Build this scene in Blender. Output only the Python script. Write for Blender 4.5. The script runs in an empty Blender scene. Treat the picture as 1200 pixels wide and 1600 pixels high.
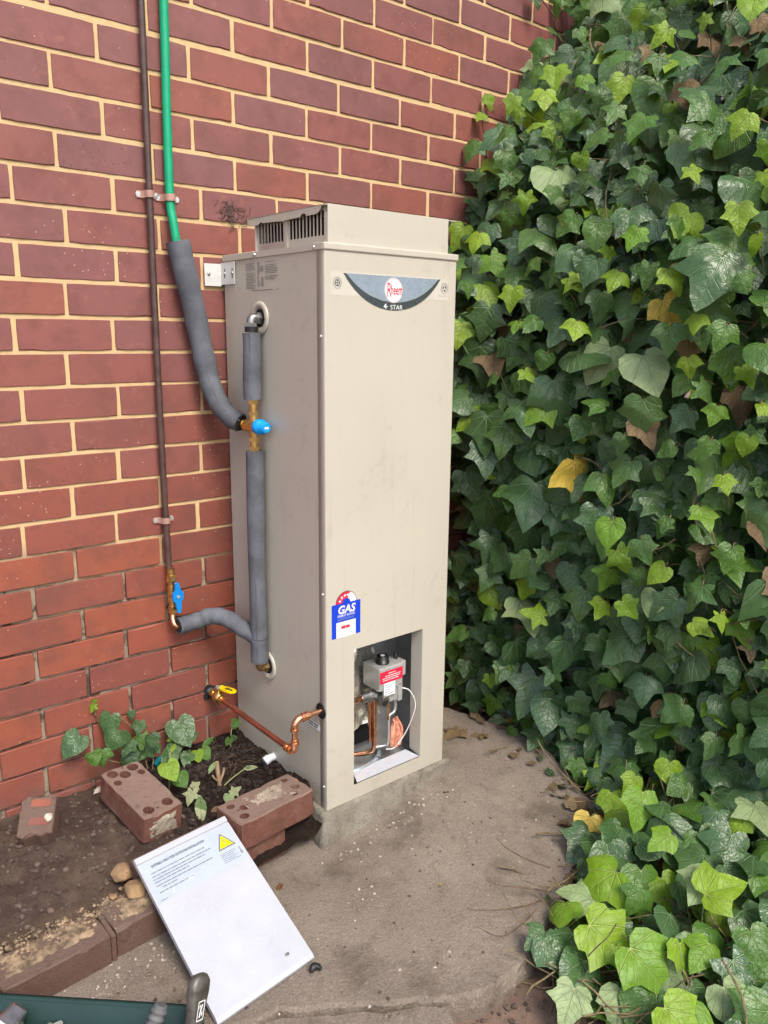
import bpy, bmesh, math, random
from mathutils import Vector, Matrix, noise
from mathutils.geometry import delaunay_2d_cdt
rnd = random.Random(7)
R = math.radians
scene = bpy.context.scene
COL = scene.collection

# ------------------------------------------------------------------ camera
cam = bpy.data.cameras.new('camera')
cam.sensor_fit = 'HORIZONTAL'; cam.sensor_width = 36.0; cam.lens = 37.39
cam.clip_start = 0.05; cam.clip_end = 400
cam_ob = bpy.data.objects.new('camera', cam); COL.objects.link(cam_ob)
cam_ob.location = (-0.8095, -2.0721, 1.3526)
cam_ob.rotation_euler = (R(77.3772), R(-0.6091), R(-39.5060))
scene.camera = cam_ob
# ------------------------------------------------------------------ sky, sun, exposure
SUN_DIR = Vector((-0.10, -0.62, 0.78)).normalized()
world = bpy.data.worlds.new('World'); scene.world = world; world.use_nodes = True
wn = world.node_tree.nodes; wl = world.node_tree.links
bg = wn['Background']; sky = wn.new('ShaderNodeTexSky'); sky.sky_type = 'NISHITA'; sky.sun_disc = False
sky.sun_elevation = math.asin(SUN_DIR.z); sky.sun_rotation = math.atan2(SUN_DIR.x, SUN_DIR.y)
sky.air_density = 1.0; sky.dust_density = 3.0; sky.ozone_density = 1.0
wl.new(sky.outputs[0], bg.inputs[0]); bg.inputs[1].default_value = 0.145
sun = bpy.data.lights.new('sun', 'SUN'); sun.energy = 1.5; sun.angle = R(22); sun.color = (1.0, 0.94, 0.84)
sun_ob = bpy.data.objects.new('sun', sun); COL.objects.link(sun_ob); sun_ob.location = (0.5, -1, 4)
sun_ob.rotation_euler = SUN_DIR.to_track_quat('Z', 'Y').to_euler()
vs = scene.view_settings
vs.view_transform = 'Standard'; vs.look = 'None'; vs.gamma = 1; vs.use_curve_mapping = False; vs.exposure = 1.0
scene.cycles.use_adaptive_sampling = True; scene.cycles.adaptive_threshold = 0.03
scene.cycles.max_bounces = 6; scene.cycles.diffuse_bounces = 3; scene.cycles.glossy_bounces = 3; scene.cycles.transmission_bounces = 3; scene.cycles.caustics_reflective = False; scene.cycles.caustics_refractive = False

# ------------------------------------------------------------------ object helpers
def tag(o, label=None, cat=None, group=None, kind=None):
    if label: o['label'] = label
    if cat: o['category'] = cat
    if group: o['group'] = group
    if kind: o['kind'] = kind
    return o
ORG = {}
def empty(name, loc, label=None, cat=None, group=None):
    o = bpy.data.objects.new(name, None); o.empty_display_size = 0.05; COL.objects.link(o)
    o.location = loc; ORG[o] = Vector(loc)
    return tag(o, label, cat, group)
def place(o, parent, origin=(0, 0, 0)):
    """link o with its origin at the given world point, under parent (parents are never rotated)"""
    COL.objects.link(o); ORG[o] = Vector(origin)
    if parent is not None:
        o.parent = parent; o.location = Vector(origin) - ORG[parent]
    else:
        o.location = origin
    return o

class MB:
    """collects polygons of one part; world coordinates"""
    def __init__(s): s.v = []; s.f = []; s.m = []; s.mi = 0; s.sm = []; s.smooth = False; s.uv = None
    def add(s, vs, fs):
        b = len(s.v); s.v += [tuple(p) for p in vs]
        for f in fs: s.f.append([b + i for i in f]); s.m.append(s.mi); s.sm.append(s.smooth)
        return s
    def bm(s, bm, mat=None):
        if mat is not None: bmesh.ops.transform(bm, matrix=mat, verts=bm.verts)
        bm.verts.index_update()
        s.add([v.co[:] for v in bm.verts], [[v.index for v in f.verts] for f in bm.faces]); bm.free(); return s
    def box(s, a, b, bev=0.0, seg=1, mat=None):
        bm = bmesh.new(); bmesh.ops.create_cube(bm, size=1)
        a = Vector(a); b = Vector(b); c = (a + b) / 2; d = b - a
        bmesh.ops.transform(bm, matrix=Matrix.Translation(c) @ Matrix.Diagonal((abs(d.x), abs(d.y), abs(d.z), 1)), verts=bm.verts)
        if bev: bmesh.ops.bevel(bm, geom=bm.edges[:], offset=bev, segments=seg, affect='EDGES', profile=.5)
        return s.bm(bm, mat)
    def tube(s, path, r, n=12, cap=True, flat=None):
        path = [Vector(p) for p in path]; N = len(path)
        rs = r if isinstance(r, (list, tuple)) else [r] * N
        rings = []; up = None
        for i, p in enumerate(path):
            t = (path[min(i + 1, N - 1)] - path[max(i - 1, 0)]).normalized()
            if up is None:
                up = Vector((0, 0, 1)) if abs(t.z) < .9 else Vector((0, 1, 0))
            x = up.cross(t).normalized(); y = t.cross(x).normalized(); up = y
            rings.append([p + (x * math.cos(2 * math.pi * k / n) + y * math.sin(2 * math.pi * k / n)) * rs[i] for k in range(n)])
        vs = [q for g in rings for q in g]; fs = []
        for i in range(N - 1):
            for k in range(n):
                fs.append([i * n + k, i * n + (k + 1) % n, (i + 1) * n + (k + 1) % n, (i + 1) * n + k])
        sm = s.smooth; s.smooth = True; s.add(vs, fs); s.smooth = False
        if cap:
            s.add(rings[0], [list(range(n))[::-1]]); s.add(rings[-1], [list(range(n))])
        s.smooth = sm; return s
    def cyl(s, a, b, r, n=16, r2=None): return s.tube([a, b], [r, r if r2 is None else r2], n)
    def hexnut(s, a, b, r): return s.tube_flat(a, b, r, 6)
    def tube_flat(s, a, b, r, n):
        k = len(s.sm); s.tube([a, b], r, n)
        for i in range(k, len(s.sm)): s.sm[i] = False
        return s
    def plate(s, outer, holes, fn, th):
        """2D outline with holes, mapped by fn(u,v,w): face at w=0, body to w=th"""
        pts = []; edges = []
        for loop in [outer] + holes:
            b = len(pts); n = len(loop); pts += [Vector(p) for p in loop]
            edges += [(b + i, b + (i + 1) % n) for i in range(n)]
        V, _, F, _, _, _ = delaunay_2d_cdt(pts, edges, [], 0, 1e-6)
        def inside(q, L):
            c = False; n = len(L)
            for i in range(n):
                x1, y1 = L[i]; x2, y2 = L[(i + 1) % n]
                if (y1 > q[1]) != (y2 > q[1]) and q[0] < (x2 - x1) * (q[1] - y1) / (y2 - y1) + x1: c = not c
            return c
        keep = []
        for f in F:
            c = sum((V[i] for i in f), Vector((0, 0))) / len(f)
            if inside(c, outer) and not any(inside(c, h) for h in holes): keep.append(list(f))
        s.add([fn(p[0], p[1], 0) for p in V], keep)
        if th:
            s.add([fn(p[0], p[1], th) for p in V], [f[::-1] for f in keep])
            for L in [outer] + holes:
                n = len(L)
                s.add([fn(p[0], p[1], 0) for p in L] + [fn(p[0], p[1], th) for p in L], [[i, (i + 1) % n, n + (i + 1) % n, n + i] for i in range(n)])
        return s
    def mesh(s, name, mats):
        me = bpy.data.meshes.new(name); me.from_pydata(s.v, [], s.f)
        for m in (mats if isinstance(mats, (list, tuple)) else [mats]): me.materials.append(m)
        me.polygons.foreach_set('material_index', s.m); me.polygons.foreach_set('use_smooth', s.sm)
        if s.uv:
            l = me.uv_layers.new(name='leaf'); flat = []
            for lp in me.loops: flat += s.uv[lp.vertex_index]
            l.data.foreach_set('uv', flat)
        me.update(); return me
    def obj(s, name, mats, parent=None, origin=(0, 0, 0), recalc=False):
        me = s.mesh(name, mats)
        if recalc:
            bm = bmesh.new(); bm.from_mesh(me); bmesh.ops.recalc_face_normals(bm, faces=bm.faces); bm.to_mesh(me); bm.free()
        if Vector(origin).length: me.transform(Matrix.Translation(-Vector(origin)))
        return place(bpy.data.objects.new(name, me), parent, origin)

def circ(cx, cy, rx, ry=None, n=16, a0=0):
    ry = rx if ry is None else ry
    return [(cx + rx * math.cos(a0 + 2 * math.pi * i / n), cy + ry * math.sin(a0 + 2 * math.pi * i / n)) for i in range(n)]
def rect(x0, y0, x1, y1): return [(x0, y0), (x1, y0), (x1, y1), (x0, y1)]
def smooth_path(pts, k=8):
    pts = [Vector(p) for p in pts]; out = []
    P = [2 * pts[0] - pts[1]] + pts + [2 * pts[-1] - pts[-2]]
    for i in range(1, len(P) - 2):
        for j in range(k):
            t = j / k; a, b, c, d = P[i - 1:i + 3]
            out.append(.5 * ((2 * b) + (c - a) * t + (2 * a - 5 * b + 4 * c - d) * t * t + (3 * b - a - 3 * c + d) * t ** 3))
    out.append(pts[-1]); return out
def S(t): t = max(0, min(1, t)); return t * t * (3 - 2 * t)
def fbm(x, y, z=0, o=4): return noise.fractal(Vector((x, y, z)), 1.0, 2.0, o)

# ------------------------------------------------------------------ materials
class NT:
    def __init__(s, name):
        s.mat = bpy.data.materials.new(name); s.mat.use_nodes = True
        s.n = s.mat.node_tree.nodes; s.l = s.mat.node_tree.links
        s.bsdf = s.n['Principled BSDF']; s.out = s.n['Material Output']
    def node(s, t, ins=None, **kw):
        x = s.n.new(t)
        for k, v in kw.items(): setattr(x, k, v)
        for k, v in (ins or {}).items():
            if isinstance(v, bpy.types.NodeSocket): s.l.new(v, x.inputs[k])
            else: x.inputs[k].default_value = v
        return x
    def math(s, op, a, b=0.0, c=0.0, clamp=False):
        x = s.node('ShaderNodeMath', {0: a, 1: b, 2: c}, operation=op, use_clamp=clamp); return x.outputs[0]
    def mix(s, f, a, b, blend='MIX'):
        x = s.node('ShaderNodeMix', data_type='RGBA', blend_type=blend)
        for i, v in ((0, f), (6, a), (7, b)):
            sock = x.inputs[i]
            if isinstance(v, bpy.types.NodeSocket): s.l.new(v, sock)
            elif i == 0: sock.default_value = v
            else: sock.default_value = tuple(v) + ((1,) if len(v) == 3 else ())
        return x.outputs[2]
    def noise(s, vec, scale, detail=4, rough=.6): return s.node('ShaderNodeTexNoise', {'Vector': vec, 'Scale': scale, 'Detail': detail, 'Roughness': rough}).outputs[0]
    def ramp(s, fac, stops, interp='LINEAR'):
        x = s.node('ShaderNodeValToRGB', {0: fac}); e = x.color_ramp.elements; x.color_ramp.interpolation = interp
        while len(e) < len(stops): e.new(1)
        for i, (p, c) in enumerate(stops): e[i].position = p; e[i].color = tuple(c) + ((1,) if len(c) == 3 else ())
        return x.outputs[0]
    def step(s, v, a, b):
        x = s.node('ShaderNodeMapRange', {'Value': v, 'From Min': a, 'From Max': b}, interpolation_type='SMOOTHSTEP'); return x.outputs[0]
    def pos(s): return s.node('ShaderNodeNewGeometry').outputs['Position']
    def objc(s): return s.node('ShaderNodeTexCoord').outputs['Object']
    def rand(s):
        o = s.node('ShaderNodeObjectInfo').outputs['Random']; g = s.node('ShaderNodeNewGeometry').outputs['Random Per Island']
        return s.math('FRACT', s.math('ADD', s.math('MULTIPLY', o, 7.31), g))
    def seeded(s, rnd_):
        add = s.node('ShaderNodeVectorMath', {0: s.objc()}, operation='ADD')
        cb = s.node('ShaderNodeCombineXYZ', {0: s.math('MULTIPLY', rnd_, 37.0), 1: s.math('MULTIPLY', rnd_, 11.0), 2: s.math('MULTIPLY', rnd_, 23.0)})
        s.l.new(cb.outputs[0], add.inputs[1]); return add.outputs[0]
    def bump(s, h, strength=.3, dist=.002, normal=None):
        ins = {'Strength': strength, 'Distance': dist, 'Height': h}
        if normal is not None: ins['Normal'] = normal
        x = s.node('ShaderNodeBump', ins); return x.outputs[0]
    def set(s, **kw):
        for k, v in kw.items():
            k = {'base': 'Base Color', 'rough': 'Roughness', 'metal': 'Metallic', 'normal': 'Normal', 'spec': 'Specular IOR Level', 'coat': 'Coat Weight'}[k]
            if isinstance(v, bpy.types.NodeSocket): s.l.new(v, s.bsdf.inputs[k])
            else: s.bsdf.inputs[k].default_value = (tuple(v) + (1,)) if isinstance(v, (tuple, list)) else v
        return s.mat

def simple(name, col, rough=.5, metal=0.0, var=.12, scale=25, spec=.5, bump=0.0, bscale=200):
    t = NT(name); p = t.objc(); n = t.noise(p, scale, 5)
    c = t.mix(t.step(n, .3, .7), [x * (1 - var) for x in col], [min(1, x * (1 + var)) for x in col])
    r = t.math('ADD', t.math('MULTIPLY', t.noise(p, scale * 2.3, 3), .2), rough - .1)
    kw = dict(base=c, rough=r, metal=metal, spec=spec)
    if bump: kw['normal'] = t.bump(t.noise(p, bscale, 5), bump, .002)
    return t.set(**kw)

def mat_brick():
    t = NT('brick'); r = t.rand(); v = t.seeded(r)
    base = t.ramp(r, [(0, (.215, .082, .074)), (.25, (.235, .082, .070)), (.5, (.20, .084, .082)), (.8, (.24, .082, .064)), (1, (.26, .084, .058))])
    sz = t.node('ShaderNodeSeparateXYZ', {0: t.pos()}).outputs[2]; lowb = t.ramp(t.math('FRACT', t.math('MULTIPLY', r, 5.7)), [(0, (.31, .080, .036)), (.3, (.22, .058, .036)), (.55, (.27, .068, .034)), (.8, (.195, .055, .040)), (1, (.30, .085, .045))]); base = t.mix(t.math('MULTIPLY', t.step(sz, 1.5, .6), .8), base, lowb)  # mauve upper bricks imitate haze and sky reflection; orange takes over lower down
    n = t.noise(v, 14, 6, .65); base = t.mix(t.math('MULTIPLY', t.step(n, .42, .70), .5), base, (.14, .050, .042)); base = t.mix(t.math('MULTIPLY', t.step(t.noise(v, 32, 5, .7), .56, .70), .30), base, (.36, .14, .09))
    g = t.noise(v, 420, 2, .7); base = t.mix(t.step(g, .62, .78), base, t.mix(.5, base, (.34, .17, .12)))
    # pale paint flecks, mostly low on the wall
    P = t.pos(); sep = t.node('ShaderNodeSeparateXYZ', {0: P})
    vo = t.node('ShaderNodeTexVoronoi', {'Vector': P, 'Scale': 95.0, 'Randomness': 1.0}); 
    msk = t.math('MULTIPLY', t.step(t.noise(P, 5.5, 3), .50, .66), t.step(sep.outputs[2], .75, .35))
    msk = t.math('MAXIMUM', msk, t.math('MULTIPLY', t.step(t.noise(P, 2.3, 2), .45, .7), .55))
    fl = t.math('MULTIPLY', t.step(vo.outputs['Distance'], .19, .12), t.math('GREATER_THAN', msk, t.math('ADD', t.node('ShaderNodeSeparateColor', {0: vo.outputs['Color']}).outputs[0], .12)))
    base = t.mix(t.math('MULTIPLY', fl, .75), base, (.55, .42, .34))
    pit = t.node('ShaderNodeTexVoronoi', {'Vector': v, 'Scale': 75.0}); pm = t.math('MULTIPLY', t.step(pit.outputs['Distance'], .16, .10), t.math('GREATER_THAN', t.node('ShaderNodeSeparateColor', {0: pit.outputs['Color']}).outputs[1], .86)); base = t.mix(t.math('MULTIPLY', pm, .8), base, (.05, .025, .02))
    # grime
    dz = t.math('MULTIPLY', t.step(t.noise(P, 3.1, 5), .46, .72), .42); base = t.mix(dz, base, (.11, .055, .045))
    low = t.math('MULTIPLY', t.step(sep.outputs[2], .32, .08), t.step(t.noise(P, 9, 4), .35, .65)); base = t.mix(t.math('MULTIPLY', low, .5), base, (.17, .12, .10))
    h = t.math('ADD', t.noise(v, 60, 5, .6), t.math('MULTIPLY', g, .7))
    return t.set(base=base, rough=t.math('ADD', t.math('MULTIPLY', n, .25), .42), normal=t.bump(h, .28, .0016), spec=.4)
def mat_mortar():
    t = NT('mortar'); P = t.pos(); sep = t.node('ShaderNodeSeparateXYZ', {0: P})
    n = t.noise(P, 30, 6, .7); f = t.noise(P, 300, 3, .7)
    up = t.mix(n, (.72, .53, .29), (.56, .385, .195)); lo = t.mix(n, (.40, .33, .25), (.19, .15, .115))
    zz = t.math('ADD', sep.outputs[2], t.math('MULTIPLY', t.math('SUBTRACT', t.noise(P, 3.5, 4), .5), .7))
    crev = t.math('MULTIPLY', t.step(t.noise(P, 11, 4, .7), .50, .60), t.step(zz, .90, .70)); lo = t.mix(t.math('MULTIPLY', crev, .85), lo, (.045, .035, .030)); c = t.mix(t.step(zz, .62, .86), lo, up); c = t.mix(t.math('MULTIPLY', t.step(f, .55, .75), .4), c, (.25, .18, .12))  # dirty gaps and crevice shadows both painted dark into the lower joints
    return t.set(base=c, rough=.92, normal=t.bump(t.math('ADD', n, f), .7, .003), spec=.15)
def mat_concrete(name, a, b, dark):
    t = NT(name); P = t.pos(); n1 = t.noise(P, 2.6, 6, .65); n2 = t.noise(P, 22, 6, .7); n3 = t.noise(P, 190, 4, .8)
    c = t.mix(t.step(n1, .32, .68), a, b); c = t.mix(t.math('MULTIPLY', t.step(n2, .5, .75), .55), c, dark)
    c = t.mix(t.step(n3, .56, .70), c, [min(1, x * 2.2) for x in a]); c = t.mix(t.step(n3, .44, .30), c, [x * .5 for x in dark])
    st = t.math('MULTIPLY', t.step(t.noise(P, 4.3, 5, .7), .50, .68), .6); c = t.mix(st, c, [x * .75 for x in dark])
    pale = t.math('MULTIPLY', t.step(t.noise(P, 9.1, 5, .75), .60, .75), .5); c = t.mix(pale, c, [min(1, x * 1.35) for x in b])
    vo = t.node('ShaderNodeTexVoronoi', {'Vector': P, 'Scale': 160.0}).outputs['Distance']
    h = t.math('ADD', t.math('MULTIPLY', t.noise(P, 420, 3, .8), 1.1), t.math('ADD', t.math('MULTIPLY', vo, .9), t.math('MULTIPLY', n2, .35)))
    return t.set(base=c, rough=.93, normal=t.bump(h, .7, .004), spec=.2)
def mat_soil():
    t = NT('soil'); P = t.pos(); sep = t.node('ShaderNodeSeparateXYZ', {0: P})
    n1 = t.noise(P, 5, 6, .65); n2 = t.noise(P, 55, 6, .75); n3 = t.noise(P, 400, 2, .7)
    dry = t.mix(t.step(n1, .35, .68), (.080, .054, .042), (.165, .118, .088)); rich = t.mix(n2, (.012, .008, .006), (.045, .028, .022))
    xx = t.math('ADD', sep.outputs[0], t.math('MULTIPLY', t.math('SUBTRACT', t.noise(P, 7, 5), .5), .22))
    c = t.mix(t.step(xx, -.10, .03), dry, rich)
    # sandy crumbled mortar spilled behind the edging bricks
    yy = t.math('ADD', sep.outputs[1], t.math('MULTIPLY', t.math('SUBTRACT', n1, .5), .16))
    sand = t.math('MULTIPLY', t.math('MULTIPLY', t.step(yy, -.40, -.47), t.step(xx, -.12, -.2)), t.step(n2, .38, .6))
    c = t.mix(t.math('MULTIPLY', sand, .8), c, (.27, .195, .12)); c = t.mix(t.math('MULTIPLY', t.step(n2, .5, .7), .6), c, (.05, .034, .027))
    c = t.mix(t.step(n3, .68, .74), c, (.35, .28, .21))
    return t.set(base=c, rough=.97, normal=t.bump(t.math('ADD', t.math('MULTIPLY', n2, 1.6), n3), .9, .008), spec=.1)
def mat_ground():
    t = NT('earth'); P = t.pos(); n1 = t.noise(P, 4, 6, .65); n2 = t.noise(P, 60, 6, .75); n3 = t.noise(P, 380, 2, .7)
    c = t.mix(t.step(n1, .3, .7), (.16, .105, .08), (.255, .175, .135)); c = t.mix(t.math('MULTIPLY', t.step(n2, .45, .7), .6), c, (.09, .058, .045))
    c = t.mix(t.step(n3, .64, .72), c, (.36, .28, .22))
    return t.set(base=c, rough=.97, normal=t.bump(t.math('ADD', n2, n3), .8, .006), spec=.1)
def mat_paint(name, col, rough=.38, dirt=.5, smudge=True):
    t = NT(name); P = t.pos(); n = t.noise(P, 2.2, 4); m = t.noise(P, 9, 5, .7); f = t.noise(P, 500, 2)
    c = t.mix(t.step(n, .35, .65), col, [x * .95 for x in col])
    if smudge:
        c = t.mix(t.math('MULTIPLY', t.math('MULTIPLY', t.step(m, .54, .68), t.step(t.noise(P, 36, 4, .7), .45, .65)), dirt * .30), c, [x * .62 for x in col])
        sep = t.node('ShaderNodeSeparateXYZ', {0: P})
        stv = t.node('ShaderNodeVectorMath', {0: P, 1: (55.0, 55.0, 1.6)}, operation='MULTIPLY').outputs[0]; c = t.mix(t.math('MULTIPLY', t.step(t.noise(stv, 1.0, 4, .6), .56, .74), .16), c, [x * .6 for x in col])
        c = t.mix(t.math('MULTIPLY', t.math('MULTIPLY', t.step(sep.outputs[2], .34, .10), t.noise(P, 14, 5, .7)), .35), c, (.20, .165, .125))
    return t.set(base=c, rough=t.math('ADD', t.math('MULTIPLY', m, .16), rough - .06), normal=t.bump(t.math('ADD', f, t.math('MULTIPLY', n, 2.0)), .03, .001), spec=.5)
def leaf_mat(name, stops, trans, rough, vein, veinw=.5, spot=None):
    t = NT(name); r = t.rand(); uv = t.node('ShaderNodeUVMap', uv_map='leaf').outputs[0]
    base = t.ramp(r, stops); sep = t.node('ShaderNodeSeparateXYZ', {0: uv}); ax = t.math('ABSOLUTE', sep.outputs[0]); y = sep.outputs[1]
    best = None
    for a in (0, 36, 78):
        ca, sa = math.cos(R(a)), math.sin(R(a))
        d = t.math('ABSOLUTE', t.math('SUBTRACT', t.math('MULTIPLY', ax, ca), t.math('MULTIPLY', y, sa)))
        al = t.math('ADD', t.math('MULTIPLY', ax, sa), t.math('MULTIPLY', y, ca))
        w = t.math('SUBTRACT', .022, t.math('MULTIPLY', al, .014))
        k = t.math('MULTIPLY', t.step(t.math('DIVIDE', d, w), 1.0, .25), t.math('GREATER_THAN', al, 0.0))
        best = k if best is None else t.math('MAXIMUM', best, k)
    # side veins leave the midrib at an angle
    wv = t.math('FRACT', t.math('MULTIPLY', t.math('SUBTRACT', y, t.math('MULTIPLY', ax, .75)), 6.0))
    side = t.math('MULTIPLY', t.step(t.math('ABSOLUTE', t.math('SUBTRACT', wv, .5)), .09, .02), .28)
    best = t.math('MAXIMUM', best, side)
    sv = t.node('ShaderNodeVectorMath', {0: uv}, operation='ADD'); cb = t.node('ShaderNodeCombineXYZ', {0: t.math('MULTIPLY', r, 31.0), 1: t.math('MULTIPLY', r, 17.0), 2: t.math('MULTIPLY', r, 5.0)}); t.l.new(cb.outputs[0], sv.inputs[1])
    nz = t.noise(sv.outputs[0], 3.2, 4, .65)
    base = t.mix(t.math('MULTIPLY', t.step(nz, .35, .7), .4), base, t.mix(.5, base, (.02, .035, .012)))
    if spot: base = t.mix(t.math('MULTIPLY', t.step(t.noise(sv.outputs[0], 5, 5, .7), .64, .7), .8), base, spot)
    c = t.mix(t.math('MULTIPLY', best, veinw), base, vein)
    nrm = t.bump(t.math('SUBTRACT', nz, t.math('MULTIPLY', best, .45)), .8, .008)
    t.set(base=c, rough=t.math('ADD', t.math('MULTIPLY', nz, .2), rough - .1), normal=nrm, spec=.5)
    tr = t.node('ShaderNodeBsdfTranslucent', {'Color': t.mix(.35, c, (.35, .5, .03)), 'Normal': nrm}); ms = t.node('ShaderNodeMixShader', {0: trans})
    t.l.new(t.bsdf.outputs[0], ms.inputs[1]); t.l.new(tr.outputs[0], ms.inputs[2]); t.l.new(ms.outputs[0], t.out.inputs[0])
    return t.mat

M = {}
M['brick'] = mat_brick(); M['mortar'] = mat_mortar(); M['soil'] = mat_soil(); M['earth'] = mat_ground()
M['slab'] = mat_concrete('concrete', (.205, .168, .134), (.275, .228, .184), (.115, .090, .069))
M['plinth'] = mat_concrete('old_concrete', (.155, .132, .100), (.30, .275, .225), (.075, .060, .043))
M['beige'] = mat_paint('beige_enamel', (.525, .49, .405), .34, .9); M['white'] = mat_paint('skylight_tinted_enamel', (.49, .515, .575), .24, .9)  # bluish base of the white imitates sky reflected in the cover
M['inner'] = simple('grey_inner', (.30, .30, .295), .45); M['black'] = simple('black_plastic', (.012, .012, .013), .4)
M['void'] = simple('painted_hole_shade', (.008, .008, .008), .9)  # near-black colour standing in for the shade inside holes, slots and recesses
M['lag'] = simple('foam_lagging', (.105, .113, .130), .8, var=.28, scale=14, bump=.35, bscale=260)
M['brown'] = simple('brown_painted_copper', (.075, .040, .034), .45, var=.3, scale=30)
M['green'] = simple('green_plastic_pipe', (.0, .33, .155), .4, var=.06)
M['brass'] = simple('brass', (.78, .53, .20), .3, 1.0, var=.18, scale=60); M['oldbrass'] = simple('tarnished_brass', (.32, .22, .10), .42, .9, var=.35, scale=60)
M['copper'] = simple('copper', (.86, .44, .26), .26, 1.0, var=.12, scale=40); M['dullcopper'] = simple('dull_copper', (.36, .115, .07), .42, .75, var=.2, scale=30)
M['zinc'] = simple('zinc_plate', (.66, .66, .64), .38, .75, var=.06, scale=40); M['steel'] = simple('steel', (.42, .42, .41), .35, 1.0, var=.2, scale=50)
M['blue'] = simple('blue_plastic', (.0, .21, .62), .35, var=.05); M['sky_blue'] = simple('bright_blue_plastic', (.0, .30, .78), .35, var=.05)
M['yellow'] = simple('yellow_plastic', (.86, .66, .0), .35, var=.05)
M['clip'] = simple('pink_brown_saddle', (.40, .23, .18), .55, var=.15)
M['sticker_grey'] = simple('badge_blue_grey', (.25, .31, .36), .28, var=.08, scale=40); M['sticker_dark'] = simple('badge_slate', (.055, .068, .072), .3, var=.05)
M['print_white'] = simple('white_print', (.80, .80, .79), .35, var=.02); M['print_red'] = simple('red_print', (.68, .02, .06), .35, var=.03)
M['print_blue'] = simple('blue_print', (.012, .055, .56), .35, var=.03); M['ink'] = simple('black_print', (.03, .03, .032), .5, var=.05); M['grey_ink'] = simple('grey_print', (.17, .18, .19), .5, var=.1)
M['label_film'] = simple('clear_label_film', (.40, .455, .53), .16, var=.05, scale=9); M['clear_film'] = simple('glossy_film', (.57, .535, .46), .16, var=.03, scale=12)
M['foil'] = simple('crumpled_foil', (.80, .77, .66), .26, .75, var=.15, scale=20, bump=.7, bscale=40)
M['ctrl'] = simple('control_grey', (.50, .50, .48), .35, .4, var=.1)
M['fibre'] = simple('copper_fibre', (.62, .25, .16), .6, .15, var=.35, scale=60, bump=.6)
M['panblue'] = simple('galvanised_pan', (.42, .50, .54), .3, .6, var=.15)
M['pipe_green_grey'] = simple('aged_conduit', (.10, .125, .12), .7, var=.25)
M['wire'] = simple('white_wire', (.75, .73, .70), .45)
M['crust'] = mat_concrete('mortar_crust', (.34, .29, .22), (.44, .37, .28), (.19, .155, .12))
M['stone'] = simple('sandstone', (.26, .165, .085), .9, var=.35, scale=14, bump=.6, bscale=90)
M['tray'] = simple('dark_green_plastic', (.003, .026, .022), .5, var=.12, scale=12); M['tool'] = simple('worn_tool_steel', (.13, .12, .105), .5, .6, var=.4, scale=45, bump=.4, bscale=150)
M['rubber'] = simple('grey_rubber', (.10, .10, .10), .7, var=.2); M['rag'] = simple('red_rag', (.42, .035, .035), .9, var=.3, scale=70, bump=.8, bscale=160)
M['cyan'] = simple('cyan_plastic', (.02, .32, .36), .35, var=.2); M['pvc'] = simple('white_pvc', (.68, .70, .74), .4, var=.05)
M['twig'] = simple('twig_bark', (.12, .075, .045), .85, var=.4, scale=60); M['stem'] = simple('ivy_stem', (.16, .12, .06), .8, var=.4, scale=60)
M['petiole'] = simple('petiole', (.27, .30, .12), .6, var=.2)
M['root'] = simple('old_ivy_roots', (.085, .062, .05), .95, var=.4)
M['clod'] = simple('clods', (.085, .060, .046), .97, var=.6, scale=40, bump=.8, bscale=120); M['darkclod'] = simple('dark_clods', (.022, .014, .011), .97, var=.6, scale=40, bump=.8); M['grit'] = simple('pale_grit', (.42, .37, .31), .9, var=.4, scale=90)
M['chip'] = simple('copper_fibre_chip', (.3, .2, .12), .8, var=.3)
LEAF = {
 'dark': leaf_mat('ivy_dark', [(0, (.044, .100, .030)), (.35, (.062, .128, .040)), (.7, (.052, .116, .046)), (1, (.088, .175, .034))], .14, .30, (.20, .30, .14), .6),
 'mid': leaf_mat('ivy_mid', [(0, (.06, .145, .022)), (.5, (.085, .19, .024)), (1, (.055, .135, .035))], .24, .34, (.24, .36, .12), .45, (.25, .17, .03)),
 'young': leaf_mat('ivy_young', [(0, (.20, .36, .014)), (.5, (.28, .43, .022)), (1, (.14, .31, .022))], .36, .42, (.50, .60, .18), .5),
 'pale': leaf_mat('ivy_pale', [(0, (.26, .36, .15)), (1, (.33, .42, .20))], .25, .55, (.45, .52, .3), .4),
 'yellow': leaf_mat('ivy_yellow', [(0, (.62, .43, .03)), (1, (.70, .50, .09))], .2, .5, (.7, .6, .2), .3, (.30, .13, .03)),
 'brown': leaf_mat('ivy_dead', [(0, (.13, .080, .036)), (.5, (.19, .125, .060)), (1, (.24, .175, .095))], .05, .8, (.30, .2, .1), .3),
 'variegated': leaf_mat('leaf_variegated', [(0, (.10, .17, .05)), (1, (.13, .20, .07))], .15, .45, (.2, .27, .1), .3),
 'edge': leaf_mat('leaf_cream', [(0, (.30, .33, .17)), (1, (.36, .38, .22))], .15, .5, (.6, .6, .4), .2),
}

# ------------------------------------------------------------------ levels of the ground
def slab_z(x, y): return .056 * S((x - .28) / .5) * S((y + .95) / .42)
def bed_z(x, y):
    z = .098 + .03 * S((x + .1) / .35)
    z -= .040 * S((-.27 - y) / .18) * (1 - S((x + .05) / .1))
    z -= .03 * S((x - .0) / .06) * S((-.12 - y) / .1) * (1 - S((x - .26) / .05))
    return z + .015 * fbm(x * 6, y * 6) + .009 * fbm(x * 22, y * 22, 3) + .003 * fbm(x * 70, y * 70, 5)
def earth_z(x, y): return -.060 + .05 * S((x - .55) / .4) * S((y + 1.5) / .5) + .012 * fbm(x * 4, y * 4, 9)

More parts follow.
